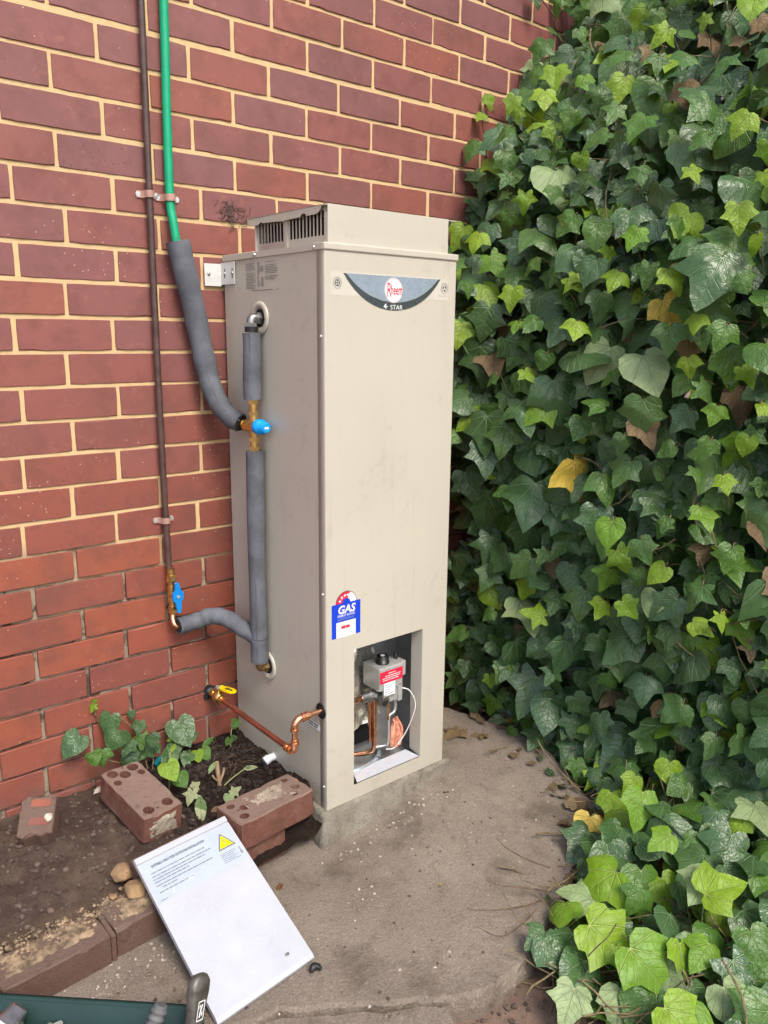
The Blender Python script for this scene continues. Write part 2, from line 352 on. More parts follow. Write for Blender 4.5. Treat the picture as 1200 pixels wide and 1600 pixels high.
def sheet(x0, x1, y0, y1, step, zf):
    m = MB(); m.smooth = True; nx = int((x1 - x0) / step) + 1; ny = int((y1 - y0) / step) + 1
    vs = []
    for j in range(ny + 1):
        for i in range(nx + 1):
            x = x0 + (x1 - x0) * i / nx; y = y0 + (y1 - y0) * j / ny; vs.append((x, y, zf(x, y)))
    return m.add(vs, [[j * (nx + 1) + i, j * (nx + 1) + i + 1, (j + 1) * (nx + 1) + i + 1, (j + 1) * (nx + 1) + i] for j in range(ny) for i in range(nx)])
# the earth: one sheet, fine round the yard and coarse out to the horizon
m = MB(); m.smooth = True
xs = [-150, -40, -12, -5, -3] + [-2 + .06 * i for i in range(int(4.6 / .06))] + [2.7, 4, 8, 30, 150]
ys = [-150, -40, -12, -6, -4] + [-3 + .06 * i for i in range(int(3.0 / .06))] + [0.02, .3, 2, 10, 40, 150]
vs = [(x, y, earth_z(x, y) if (-2 <= x <= 2.6 and -3 <= y <= 0) else -.060) for y in ys for x in xs]; nx = len(xs)
m.add(vs, [[j * nx + i, j * nx + i + 1, (j + 1) * nx + i + 1, (j + 1) * nx + i] for j in range(len(ys) - 1) for i in range(nx - 1)])
tag(m.obj('ground', M['earth']), kind='structure')

def slab(name, poly, zf, drop, inset=.006, jit=.010):
    pts = []
    n = len(poly)
    for i in range(n):
        a = Vector(poly[i]); b = Vector(poly[(i + 1) % n]); k = max(1, int((b - a).length / .022))
        for q in range(k):
            p = a.lerp(b, q / k); pts.append((p.x + jit * fbm(p.x * 18, p.y * 18, 2), p.y + jit * fbm(p.x * 18, p.y * 18, 7)))
    N = len(pts); cx = [Vector(p) for p in pts]; inner = []
    area = sum(cx[i].x * cx[(i + 1) % N].y - cx[(i + 1) % N].x * cx[i].y for i in range(N)); sg = 1 if area > 0 else -1
    for i in range(N):
        t = cx[(i + 2) % N] - cx[i - 2]; t.normalize(); w = inset * (1 + .6 * fbm(cx[i].x * 30, cx[i].y * 30, 5)); inner.append(cx[i] + Vector((-t.y, t.x)) * sg * w)
    m = MB(); m.smooth = True
    x0 = min(p[0] for p in pts); x1 = max(p[0] for p in pts); y0 = min(p[1] for p in pts); y1 = max(p[1] for p in pts)
    P2 = [Vector(p) for p in inner]; E2 = [(i, (i + 1) % N) for i in range(N)]
    gx = x0
    while gx < x1:
        gy = y0
        while gy < y1: P2.append(Vector((gx + rnd.uniform(-.01, .01), gy + rnd.uniform(-.01, .01)))); gy += .035
        gx += .035
    V, _, F, _, _, _ = delaunay_2d_cdt(P2, E2, [list(range(N))], 2, 1e-6)
    zz = lambda x, y: zf(x, y) + .0035 * fbm(x * 5, y * 5, 1) + .0015 * fbm(x * 25, y * 25, 1)
    m.add([(p.x, p.y, zz(p.x, p.y)) for p in V], [list(f) for f in F])
    ring = [(p.x, p.y, zz(p.x, p.y)) for p in inner] + [(p[0], p[1], zz(p[0], p[1]) - .009 - .004 * fbm(p[0] * 60, p[1] * 60, 4)) for p in pts] + [(p[0] + .010 * fbm(p[0] * 35, p[1] * 35, 4), p[1] - .006 + .010 * fbm(p[0] * 35, p[1] * 35, 14), zf(p[0], p[1]) - .034) for p in pts] + [(p[0] + .008 * fbm(p[0] * 50, p[1] * 50, 4), p[1], zf(p[0], p[1]) - drop) for p in pts]
    m.smooth = False
    m.add(ring, [[k * N + i, k * N + (i + 1) % N, (k + 1) * N + (i + 1) % N, (k + 1) * N + i] for k in range(3) for i in range(N)])
    return tag(m.obj(name, M['slab'], recalc=True), kind='structure')
slab('pavement', [(-1.6, -.35), (.9, -.05), (1.05, -.2), (1.10, -.45), (1.10, -.62), (1.02, -.86), (.84, -.95), (.64, -1.035), (.43, -1.112), (.33, -1.118), (.26, -1.115), (.232, -1.10), (.206, -1.083), (.045, -.979), (-.091, -.889), (-.147, -.868), (-1.6, -.62)], slab_z, .13)
slab('path', [(.199, -1.092), (.042, -.990), (-.095, -.899), (-.147, -.878), (-1.6, -.632), (-1.6, -2.6), (-.1, -2.6), (.06, -1.6), (.125, -1.2)], lambda x, y: -.006, .13)
tag(sheet(-1.6, .33, -.50, .004, .009, lambda x, y: min(bed_z(x, y), .068 + max(0, (y + .5)) * 9 if y > -.5 else .05) if x < -.2 else bed_z(x, y) - .06 * S((-.40 - y) / .05)).obj('garden_soil', M['soil']), kind='structure')

# ------------------------------------------------------------------ brick wall
wall = empty('brick_wall', (.2, .05, 0), 'red brick house wall with cream mortar joints behind the water heater', 'wall')
OFFS = {-2: .011, -1: .007, 0: -.003, 1: .002, 2: .001, 3: .003, 4: .016, 5: .012, 6: .012, 7: .001, 8: -.007, 9: -.01, 10: -.004, 11: -.006, 12: -.014, 13: -.021, 14: -.03, 15: -.026, 16: -.018, 17: -.018, 18: -.024, 19: -.016, 20: -.022, 21: -.018, 22: -.026, 23: -.02}
def row_z(k): return 2.03 - .0861 * k + (.024 * ((k - 8) / 14) ** 1.3 if k > 8 else (.004 if k < 0 else 0))
def brick_mesh(name, L, H, seed):
    r = random.Random(seed); m = MB(); per = []
    nx, nz = 7, 3
    for i in range(nx): per.append((-L / 2 + L * i / nx, -H / 2))
    for i in range(nz): per.append((L / 2, -H / 2 + H * i / nz))
    for i in range(nx): per.append((L / 2 - L * i / nx, H / 2))
    for i in range(nz): per.append((-L / 2, H / 2 - H * i / nz))
    n = len(per); corner = {0, nx, nx + nz, 2 * nx + nz}
    out = []; fr = []
    for i, (x, z) in enumerate(per):
        j = r.uniform(-.0004, .0004); c = r.uniform(.0006, .0014) + (.0008 if i in corner else 0) + (.003 if r.random() < .03 else 0)
        x2 = x + r.uniform(-.0004, .0004); z2 = z + j
        out.append((x2 * (1 - (.006 if i in corner else 0)), z2 * (1 - (.02 if i in corner else 0)), c))
    V = [(x * (1 - 2 * c / L), 0 + r.uniform(-.0002, .0002), z * (1 - 2 * c / H)) for x, z, c in out] + [(x, c * .9, z) for x, z, c in out] + [(x, .03, z) for x, z, c in out]
    m.add(V, [list(range(n))] + [[k * n + i, (k + 1) * n + i, (k + 1) * n + (i + 1) % n, k * n + (i + 1) % n] for k in range(2) for i in range(n)])
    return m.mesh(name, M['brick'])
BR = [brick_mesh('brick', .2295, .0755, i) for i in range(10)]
CUT = (.222, .280)   # the gas stub comes through a hole here
rest = MB()
for k in range(-12, 25):
    off = OFFS.get(k, rnd.uniform(-.01, .01)) + (0 if k % 2 == 0 else .12)
    for c in range(-7, 9):
        x = off + .24 * c + .12; z = row_z(k)
        if x < -1.25 or x > 2.15: continue
        dx, dy, dz, ry = rnd.uniform(-.0015, .0015), rnd.uniform(-.0012, .0012), rnd.uniform(-.001, .001), rnd.uniform(-.0035, .0035)
        hidden = (.46 < x < 1.75 and z < 1.50) or x < -.62 or z > 2.72 or x > 1.78
        me = BR[rnd.randrange(10)]
        if hidden:
            rest.add([Matrix.Translation((x + dx, dy, z + dz)) @ v.co for v in me.vertices], [list(p.vertices) for p in me.polygons]); continue
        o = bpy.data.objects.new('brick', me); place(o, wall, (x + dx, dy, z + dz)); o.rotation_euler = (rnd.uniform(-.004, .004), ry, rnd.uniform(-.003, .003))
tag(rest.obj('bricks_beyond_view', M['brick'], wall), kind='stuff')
m = MB(); m.smooth = True; vs = []; NX, NZ = 300, 270
for j in range(NZ + 1):
    for i in range(NX + 1):
        x = -1.35 + 3.6 * i / NX; z = -.12 + 3.2 * j / NZ
        low = S((.80 + .12 * fbm(x * 3, 0, 5) - z) / .12)
        y = .0035 + .0055 * low + (.0012 + .0022 * low) * fbm(x * 45, z * 45, 2) + .0022 * low * max(0, fbm(x * 11, z * 11, 8)) * 4
        vs.append((x, y, z))
m.add(vs, [[j * (NX + 1) + i, j * (NX + 1) + i + 1, (j + 1) * (NX + 1) + i + 1, (j + 1) * (NX + 1) + i] for j in range(NZ) for i in range(NX)])
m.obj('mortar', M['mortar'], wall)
m = MB(); m.box((-1.35, .03, -.12), (2.25, .23, 3.08)); m.obj('inner_leaf', M['mortar'], wall)
# ragged hole round the gas stub, and old root marks left by ivy
m = MB(); L = [(CUT[0] + r_ * math.cos(a), CUT[1] + .9 * r_ * math.sin(a)) for a, r_ in [(2 * math.pi * i / 14, .023 * (1 + .28 * math.sin(5.1 * i))) for i in range(14)]]
m.plate(L, [], lambda u, v, w: (u, -.0022 - w, v), .0016); m.obj('hole', M['void'], wall, recalc=True)
m = MB(); rr = random.Random(5)
for i in range(80):
    cx, cz = rr.choice([(.335, 1.672, ), (.352, 1.655), (.372, 1.648), (.335, 1.682), (.345, 1.668), (.40, 1.665)]); x = cx + rr.gauss(0, .016); z = cz + rr.gauss(0, .011); a = rr.uniform(0, 6.28); p = Vector((x, -.002, z)); path = [p]
    for s_ in range(4): a += rr.uniform(-.7, .7); p = p + Vector((math.cos(a) * .006, rr.uniform(-.002, .0015), math.sin(a) * .005)); p.y = min(-.0015, max(-.009, p.y)); path.append(p.copy())
    m.tube(path, .0006, 4, False)
tag(m.obj('dead_root', M['root']), 'dark tuft of dead ivy rootlets stuck on bricks above heater corner', 'rootlets')
# ------------------------------------------------------------------ plinth
m = MB(); m.smooth = True
px0, px1, py0, py1 = .292, .762, -.502, -.015; NS = 40
def pl(u, z):
    u = (u % 1) * 4; s = int(u); t = u - s; fl = .020 * (1 - S((z + .02) / .10)) + .011 * fbm(u * 4, z * 14, 3) + .006 * fbm(u * 16, z * 40, 3)
    cr = .02
    pts = [(px0 - fl + t * (px1 - px0 + 2 * fl), py0 - fl), (px1 + fl, py0 - fl + t * (py1 - py0 + fl)), (px1 + fl - t * (px1 - px0 + 2 * fl), py1), (px0 - fl, py1 - t * (py1 - py0 + fl))]
    return pts[s][0], pts[s][1]
vs = []; zz_ = [-.06, -.02, .005, .03, .055, .075, .0845, .0895]
for zi, z in enumerate(zz_):
    for i in range(4 * NS):
        x, y = pl(i / (4 * NS), z); c = .006 if zi == len(zz_) - 1 else (.001 if zi == len(zz_) - 2 else 0)
        x += c if x < .5 else -c; y += c if y < -.25 else 0
        vs.append((x, y, z))
n = 4 * NS; m.add(vs, [[k * n + i, k * n + (i + 1) % n, (k + 1) * n + (i + 1) % n, (k + 1) * n + i] for k in range(len(zz_) - 1) for i in range(n)])
m.smooth = False; m.add(vs[-n:], [list(range(n))])
tag(m.obj('concrete_plinth', M['plinth'], recalc=True), 'low rough concrete plinth under the beige water heater', 'plinth')

# ------------------------------------------------------------------ water heater
X0, X1, YF, YB, ZB, ZT = .3099, .7385, -.4945, -.015, .0906, 1.5424
heater = empty('water_heater', (.52, -.25, ZB), 'tall beige gas storage water heater with its burner opening uncovered', 'water heater')
m = MB()
m.box((X0 + .0012, -.466, ZB + .001), (X0 + .006, YB, ZT - .001)); m.box((X1 - .006, -.466, ZB + .001), (X1 - .0012, YB, ZT - .001))
m.box((X0 + .006, YB - .004, ZB + .001), (X1 - .006, YB, ZT - .001)); m.box((X0 + .006, -.466, ZT - .006), (X1 - .006, YB - .004, ZT - .001)); m.box((X0 + .006, -.466, ZB + .001), (X1 - .006, YB - .004, ZB + .006))
m.obj('cabinet', M['beige'], heater)
# front panel: face with the opening, returns round the sides
OX0, OX1, OZ0, OZ1 = .400, .645, .134, .533
def rr_rect(x0, y0, x1, y1, r, n=3):
    pts = []
    for cx, cy, a in ((x1 - r, y1 - r, 0), (x0 + r, y1 - r, 90), (x0 + r, y0 + r, 180), (x1 - r, y0 + r, 270)):
        for i in range(n + 1): b = R(a + 90 * i / n); pts.append((cx + r * math.cos(b), cy + r * math.sin(b)))
    return pts
m = MB(); bv = .003
m.plate(rect(X0 + bv, ZB, X1 - bv, ZT), [rr_rect(OX0, OZ0, OX1, OZ1, .003)], lambda u, v, w: (u, YF + w, v), .0)
for sx, x in ((1, X0), (-1, X1)):
    prof = [(x + sx * bv, YF), (x + sx * bv * .3, YF + bv * .3), (x, YF + bv), (x, -.464), (x + sx * .002, -.464)]
    vs = [(a, b, z) for z in (ZB, ZT) for a, b in prof]; k = len(prof); m.smooth = True
    m.add(vs, [[i, i + 1, k + i + 1, k + i] for i in range(k - 1)]); m.smooth = False
# returns of the opening
d = .042
m.add([(OX1, YF, OZ0), (OX1, YF, OZ1), (OX1 - .004, YF + d, OZ1), (OX1 - .004, YF + d, OZ0 + .012)], [[0, 1, 2, 3]])
m.add([(OX0, YF, OZ0), (OX0, YF, OZ1), (OX0, YF + .012, OZ1), (OX0, YF + .012, OZ0)], [[3, 2, 1, 0]])
m.add([(OX0, YF, OZ1), (OX1, YF, OZ1), (OX1, YF + .012, OZ1 - .002), (OX0, YF + .012, OZ1 - .002)], [[0, 1, 2, 3]])
fp = m.obj('front_panel', M['beige'], heater)
m = MB(); m.add([(OX0 + .012, YF + .0006, OZ0 + .002), (OX1 - .002, YF + .0006, OZ0 + .002), (OX1 - .022, YF + .040, OZ0 + .013), (OX0 + .026, YF + .040, OZ0 + .013), (OX0 + .026, YF + .0402, OZ0 + .004), (OX1 - .022, YF + .0402, OZ0 + .004)], [[0, 1, 2, 3], [3, 2, 5, 4]])
m.obj('sill_flange', M['white'], fp)  # whiter paint than the beige panel, imitating light caught by the sloped flange
for z in (1.344, .700, .155):
    m = MB(); m.smooth = True; m.tube([(X0 + .0005, -.479, z), (X0 - .0018, -.479, z), (X0 - .003, -.479, z)], [.0042, .0040, .0018], 10); m.obj('screw', M['zinc'], fp)
# lid: shallow tray with a down-turned rim, front rim proud of the face
m = MB()
m.box((X0 - .003, YF - .004, ZT - .0015), (X1 + .003, YF + .004, ZT + .0150), .0028, 2)
m.box((X0 - .0032, YF + .004, ZT - .001), (X0 + .001, -.452, ZT + .0145), .001); m.box((X0 - .0032, -.183, ZT - .002), (X0 + .001, YB + .002, ZT + .0145), .001)
m.box((X0 - .0012, -.452, ZT - .001), (X0 + .001, -.183, ZT + .0125)); m.box((X1 - .001, YF + .004, ZT - .001), (X1 + .0032, YB + .002, ZT + .0145), .001)
m.box((X0 + .001, YF + .004, ZT + .009), (X1 - .001, YB + .002, ZT + .0132))
lid = m.obj('lid', M['beige'], heater)
for y in (-.457, -.186):
    m = MB(); m.tube([(X0 - .002, y, ZT + .006), (X0 - .006, y, ZT + .006)], [.0042, .003], 10); m.obj('screw', M['zinc'], lid)
# flue terminal
fl = empty('flue_terminal', (.515, -.33, ZT + .0132)); COL.objects.unlink(fl); place(fl, heater, (.515, -.33, ZT + .0132))
fz0, fz1 = ZT + .0134, 1.6425; fx0, fx1 = .3225, .7075; fy0, fy1 = -.4915, -.165
m = MB(); m.box((fx0, fy0, fz0), (fx1, fy0 + .0025, fz1), .0007); m.box((fx0, fy0 + .0025, fz0), (fx0 + .0025, fy0 + .014, fz1 - .018)); m.box((fx1 - .0025, fy0 + .0025, fz0), (fx1, fy0 + .014, fz1 - .018)); m.obj('front_plate', M['beige'], fl)
m = MB(); m.box((fx0, fy1 - .0025, fz0), (fx1, fy1, fz1 - .004)); m.obj('back_plate', M['beige'], fl)
m = MB(); m.box((fx0 - .004, fy0 + .0026, fz1 - .0030), (fx1 + .030, fy1 - .02 + .05, fz1 - .0008)); hood = m.obj('hood', M['beige'], fl)
def lip(sx, x):   # turned-down edge of the hood with the rounded cut-out at its front end
    prof = [(fy1 + .03, fz1 - .001), (fy1 + .03, fz1 - .014), (fy1 + .022, fz1 - .0195), (fy1 - .022, fz1 - .021)]
    prof += [(fy1 - .027 - .010 * (1 - math.cos(a)) / 1, fz1 - .021 + .006 * math.sin(a)) for a in [i * math.pi / 6 for i in range(1, 6)]]
    prof += [(-.300, fz1 - .021), (-.306, fz1 - .023), (-.312, fz1 - .021)]
    prof += [(-.384 - .012 * (1 - math.cos(a)), fz1 - .020 + .007 * math.sin(a)) for a in [i * math.pi / 6 for i in range(0, 7)]]
    prof += [(-.445, fz1 - .0195), (-.458, fz1 - .017), (-.466, fz1 - .011), (-.470, fz1 - .004), (-.474, fz1 - .001)]
    mm = MB(); mm.plate(prof, [], lambda u, v, w: (x + sx * w, u, v), .0022); return mm.obj('hood_lip', M['beige'], hood, recalc=True)
lip(1, fx0 - .004); lip(-1, fx1 + .030)
m = MB(); m.box((fx0 + .03, fy0 + .02, fz0), (fx1 - .03, fy1 - .01, fz1 - .02)); m.obj('dark_inside', M['void'], fl)
for sx, x in ((1, fx0 + .006), (-1, fx1 - .006)):
    for ya, yb, ns in ((-.302, -.170, 8), (-.478, -.316, 10)):
        holes = []; span = (yb - ya - .012) / ns
        for i in range(ns):
            c = ya + .008 + (i + .5) * span; w = span * .36
            holes.append([(c - w, fz0 + .022), (c - w * .6, fz0 + .0195), (c + w * .6, fz0 + .0195), (c + w, fz0 + .022), (c + w, fz1 - .012), (c - w, fz1 - .012)])
        mm = MB(); mm.plate(rect(ya, fz0 + .0005, yb, fz1 - .004), holes, lambda u, v, w: (x + sx * w, u, v), .0015); mm.obj('slotted_screen', M['zinc'] if ya > -.31 else M['beige'], fl, recalc=True)
    mm = MB(); mm.box((min(x - sx * .004, x + sx * .002), -.3155, fz0), (max(x - sx * .004, x + sx * .002), -.3025, fz1 - .004)); mm.obj('strap', M['beige'], fl)

# --- printing helpers: flat print on a face, each ink a mesh of its own
def text_mb(body, size, fn, off, xs=1.0, shear=0, bold=0.0, align='CENTER'):
    cu = bpy.data.curves.new('t', 'FONT'); cu.body = body; cu.size = size; cu.align_x = align; cu.shear = shear; cu.offset = bold; cu.resolution_u = 3
    ob = bpy.data.objects.new('t', cu); COL.objects.link(ob); bpy.context.view_layer.update()
    me = ob.evaluated_get(bpy.context.evaluated_depsgraph_get()).to_mesh()
    m = MB(); m.add([fn(v.co.x * xs, v.co.y, off) for v in me.vertices], [list(p.vertices) for p in me.polygons])
    ob.to_mesh_clear(); bpy.data.objects.remove(ob); bpy.data.curves.remove(cu); return m
def flat(m, poly, fn, off, holes=[]): return m.plate(poly, holes, lambda u, v, w: fn(u, v, off), 0)
def greek(m, x0, x1, y, h, fn, off, rng, ragged=.0):   # a line of print too small to read
    x = x0; end = x1 - rng.random() * ragged * (x1 - x0)
    while x < end - h:
        w = min(rng.uniform(1.5, 5) * h, end - x); flat(m, rect(x, y, x + w, y + h * .72), fn, off); x += w + h * .55
    return m
front = lambda cx, cz: (lambda u, v, o: (cx + u, YF - o, cz + v))
left = lambda cy, cz: (lambda u, v, o: (X0 - o, cy - u, cz + v))
def film(name, mat, poly, fn, parent, o0=.0002, holes=[]):
    m = MB(); flat(m, poly, fn, o0, holes); return m.obj(name, mat, parent)
# brand badge
F = front(.522, 1.489); bd = film('brand_badge', M['clear_film'], rect(-.195, -.050, .187, .006), F, heater, .0003)
def arc(r, cy, x0, x1, n=28, dn=0): return [(x0 + (x1 - x0) * i / n, cy - math.sqrt(r * r - (x0 + (x1 - x0) * i / n) ** 2)) for i in range(n + 1)]
W_ = .158; hgt = .083; rad = (W_ * W_ + hgt * hgt) / (2 * hgt); W2 = .148; h2 = .062; rad2 = (W2 * W2 + h2 * h2) / (2 * h2)
film('badge_field', M['sticker_grey'], arc(rad2, rad2 - h2 + .002, -W2, W2), F, bd, .0006)
film('badge_band', M['sticker_dark'], arc(rad, rad - hgt + .003, -W_, W_) + arc(rad2, rad2 - h2 + .001, -W2, W2)[::-1], F, bd, .0010)
film('badge_oval', M['print_white'], circ(-.002, -.0315, .0295, .0305, 40), F, bd, .0013)
film('badge_ring', M['print_red'], circ(-.002, -.0315, .0282, .0292, 40), F, bd, .0016, [circ(-.002, -.0315, .0274, .0284, 40)])
Fo = lambda du, dv: (lambda u, v, o: F(u + du, v + dv, o))
m = text_mb('R', .050, Fo(-.0165, -.0480), .0016, .52, 0, .0); t2 = text_mb('heem', .0340, Fo(.0075, -.0415), .0016, .50, 0, .0005); m.add(t2.v, t2.f)

m.obj('badge_lettering', M['print_red'], bd)
m = text_mb('4', .0175, Fo(-.0290, -.0765), .0014, 1.15, 0, .0003); t2 = text_mb('STAR', .0160, Fo(.008, -.0778), .0014, 1.1); m.add(t2.v, t2.f); flat(m, circ(-.0210, -.0715, .0014, None, 8), F, .0014)
m.obj('badge_tagline', M['print_white'], bd)
for cx, cz, inner in ((-.175, -.021, 'window'), (.173, -.020, 'arrows')):
    film('seal_ring', M['grey_ink'], circ(cx, cz, .0125, .0135, 24), F, bd, .0006, [circ(cx, cz, .0115, .0124, 24)])
    m = MB()
    for i in range(15): a = 2 * math.pi * i / 18 - .9; flat(m, circ(cx + .0096 * math.cos(a), cz + .0104 * math.sin(a), .0010, .0013, 5), F, .0006)
    m.obj('seal_lettering', M['grey_ink'], bd)
    if inner == 'window':
        m = MB(); flat(m, circ(cx, cz, .0074, .0080, 24), F, .0006, [rect(cx + a, cz + b, cx + a + .0038, cz + b + .0040) for a in (-.0046, .0008) for b in (-.0048, .0008)]); m.obj('seal_emblem', M['sticker_dark'], bd)
    else:
        m = MB()
        for s_ in (0, 2.1, 4.2):
            pts = [(cx + .0070 * math.cos(s_ + .26 * i), cz + .0076 * math.sin(s_ + .26 * i)) for i in range(6)] + [(cx + .0030 * math.cos(s_ + .26 * i), cz + .0033 * math.sin(s_ + .26 * i)) for i in range(5, -1, -1)]
            flat(m, pts, F, .0006)
        m.obj('seal_emblem', M['sticker_dark'], bd)
rg = random.Random(3)
m = MB(); greek(m, .150, .183, -.0395, .0011, F, .0006, rg); m.obj('fine_print', M['grey_ink'], bd)
# gas energy rating sticker
G_ = front(.3735, .625); es = film('energy_sticker', M['print_blue'], rect(-.0468, -.0475, .0465, .045), G_, heater, .0004)
film('star_arc_border', M['sticker_dark'], [(.034 * math.cos(R(a)), .045 + .034 * math.sin(R(a)) * .93) for a in range(0, 181, 9)], G_, es, .0004)
sect = lambda a0, a1, r0, r1: [(r1 * math.cos(R(a0 + (a1 - a0) * i / 12)), .045 + .93 * r1 * math.sin(R(a0 + (a1 - a0) * i / 12))) for i in range(13)] + [(r0 * math.cos(R(a1 - (a1 - a0) * i / 12)), .045 + .93 * r0 * math.sin(R(a1 - (a1 - a0) * i / 12))) for i in range(13)]
film('star_arc_red', M['print_red'], sect(68, 180, .013, .032), G_, es, .0008); film('star_arc_white', M['print_white'], sect(0, 68, .013, .032), G_, es, .0008)
film('star_arc_centre', M['print_blue'], sect(0, 180, .0, .0128)[:13] + [(0, .045)], G_, es, .0009)
for a in (160, 131, 103, 78):
    cx, cz = .0225 * math.cos(R(a)), .045 + .93 * .0225 * math.sin(R(a)); film('star', M['print_white'], [(cx + (.0052 if i % 2 == 0 else .0022) * math.sin(R(36 * i)), cz + (.0052 if i % 2 == 0 else .0022) * math.cos(R(36 * i))) for i in range(10)], G_, es, .0011)
Go = lambda du, dv: (lambda u, v, o: G_(u + du, v + dv, o))
m = text_mb('GAS', .0300, Go(.0, .0175), .0008, 1.0, .15, .0009); t2 = text_mb('ENERGY RATING', .0088, Go(0, .0085), .0008, .84, 0, .0001); m.add(t2.v, t2.f)
m.obj('sticker_lettering', M['print_white'], es)
m = MB(); greek(m, -.026, .024, .0035, .0018, G_, .0008, rg); greek(m, -.030, .026, .0002, .0018, G_, .0008, rg); m.obj('fine_print', M['sticker_grey'], es)
film('data_box', M['print_white'], rect(-.0325, -.0480, .0305, -.005), G_, es, .0008); film('data_bar', M['print_red'], rr_rect(-.017, -.0245, .011, -.0165, .001), G_, es, .0011)
m = MB()
for y, a, b in ((-.0095, -.027, .026), (-.0300, -.02, .022), (-.0345, -.024, .024), (-.0385, -.026, .025), (-.0425, -.027, .018), (-.0215, .015, .026)): greek(m, a, b, y, .0013, G_, .0011, rg, .2)
m.obj('fine_print', M['sticker_grey'], es)
m = text_mb('4', .0062, Go(-.003, -.0227), .0014); m.obj('data_value', M['print_white'], es)
# data printing on the left side
L_ = left(-.135, 1.528)
m = MB()
for i in range(17):
    y = -.002 - i * .0039
    if i not in (5,): greek(m, 0, .050, y, .0020, L_, .0004, rg, .35 if i % 4 == 1 else .1)
    if i < 12 and i not in (1, 8): greek(m, .098, .160, y + .001, .0020, L_, .0004, rg, .35 if i % 4 == 3 else .1)
for i in range(22): greek(m, .059, .072 if i < 12 or i > 16 else .066, -.0005 - i * .0028, .0017, L_, .0004, rg, .2)
for i in range(6): greek(m, .074, .093, -.010 - i * .0024, .0016, L_, .0004, rg, .5)
for i in range(9): greek(m, .076, .090, -.038 - i * .0026, .0018, L_, .0004, rg, .1)
greek(m, .030, .135, -.070, .0026, L_, .0004, rg); greek(m, .150, .166, -.070, .0026, L_, .0004, rg)
m.obj('side_print', M['grey_ink'], heater)
m = MB(); LL = lambda u, v, o: (X0 - o, -.402 - u, .3225 - .02 * u + v); flat(m, rect(0, -.010, .0625, .008), LL, .0004); wl_ = m.obj('warning_strip', M['print_white'], heater)
m = MB()
for y in (.0010, -.0065): greek(m, .004, .058, y, .0058, LL, .0008, rg, .1)
m.obj('strip_print', M['ink'], wl_)
# water ports
for z in (1.388, .413):
    p = empty('port', (X0, -.204, z)); COL.objects.unlink(p); place(p, heater, (X0, -.204, z))
    rgp = [(.0430, 0), (.0430, .003), (.040, .0055), (.034, .0062), (.0300, .0050), (.0235, .0020), (.0235, -.002)]
    m = MB(); m.smooth = True; n = 36
    m.add([(X0 - h, -.204 + r_ * math.cos(2 * math.pi * i / n), z + r_ * math.sin(2 * math.pi * i / n)) for r_, h in rgp for i in range(n)], [[k * n + i, k * n + (i + 1) % n, (k + 1) * n + (i + 1) % n, (k + 1) * n + i] for k in range(len(rgp) - 1) for i in range(n)])
    m.obj('flange', M['beige'], p)
    m = MB(); m.cyl((X0 - .0022, -.204, z), (X0 - .0004, -.204, z), .0236, 24); m.obj('recess', M['void'], p)
    m = MB(); m.tube_flat((X0 - .001, -.204, z), (X0 - .013, -.204, z), .0165, 6); m.cyl((X0 - .013, -.204, z), (X0 - .016, -.204, z), .0140); m.obj('union_nut', M['oldbrass'] if z < 1 else M['steel'], p)
m = MB(); m.smooth = True; m.tube([(X0 - .0006, -.469, .374), (X0 - .0022, -.469, .374), (X0 - .0030, -.469, .374), (X0 - .0030, -.469, .374)], [.0220, .0215, .019, .008], 24); m.obj('grommet', M['black'], heater)
m = MB(); m.tube(smooth_path([(X0 + .01, -.222, .130), (X0 - .012, -.222, .130), (X0 - .020, -.222, .128)], 4), .0115, 12); m.tube([(X0 - .016, -.222, .130), (X0 - .030, -.222, .124)], .0135, 12); m.obj('drain_stub', M['pvc'], heater)

# burner compartment
bc = empty('burner_compartment', (.52, -.40, .12)); COL.objects.unlink(bc); place(bc, heater, (.52, -.40, .12))
m = MB(); cy = -.315
m.add([(.345, YF + .002, .112), (.700, YF + .002, .112), (.700, cy, .112), (.345, cy, .112), (.345, YF + .002, .585), (.700, YF + .002, .585), (.700, cy, .585), (.345, cy, .585)], [[0, 1, 2, 3], [4, 7, 6, 5], [1, 5, 6, 2], [0, 3, 7, 4], [2, 6, 7, 3]])
m.obj('liner', M['inner'], bc)
m = sheet(0, 1, 0, 1, .03, lambda x, y: 0); m.v = [(.36 + .235 * x, -.392 + .010 * fbm(x * 7, y * 9, 4) + .010 * fbm(x * 2.5, y * 3, 2) + .045 * y + .03 * x * x, .238 + .34 * y - .03 * (1 - x)) for x, y, _ in m.v]; m.obj('foil_blanket', M['foil'], bc)
m = MB(); m.smooth = True
arcp = [(.46 + .115 * math.cos(a), -.375 + .085 * math.sin(a)) for a in [R(-175 + i * 12) for i in range(16)]]
m.add([(x, y, z) for z in (.1145, .150) for x, y in arcp] + [(.46 + (x - .46) * .9, -.375 + (y + .375) * .9, .150) for x, y in arcp], [[k * 16 + i, k * 16 + i + 1, (k + 1) * 16 + i + 1, (k + 1) * 16 + i] for k in range(2) for i in range(15)]); m.obj('burner_pan', M['panblue'], bc)
m = MB(); m.box((.37, -.345, .15), (.60, -.32, .262)); m.obj('burner_mouth', M['void'], bc)
m = MB(); m.box((.445, -.352, .205), (.50, -.346, .250), .001); m.box((.455, -.356, .215), (.485, -.352, .24), .001); m.obj('igniter_plate', M['inner'], bc)
cv = M['ctrl']; m = MB(); m.box((.515, -.462, .362), (.602, -.385, .432), .004, 2); m.box((.598, -.452, .385), (.622, -.40, .430), .003, 2); m.box((.545, -.456, .318), (.598, -.405, .364), .004, 2); m.box((.585, -.462, .315), (.602, -.42, .372), .003, 2); ctl = m.obj('gas_control', cv, bc)
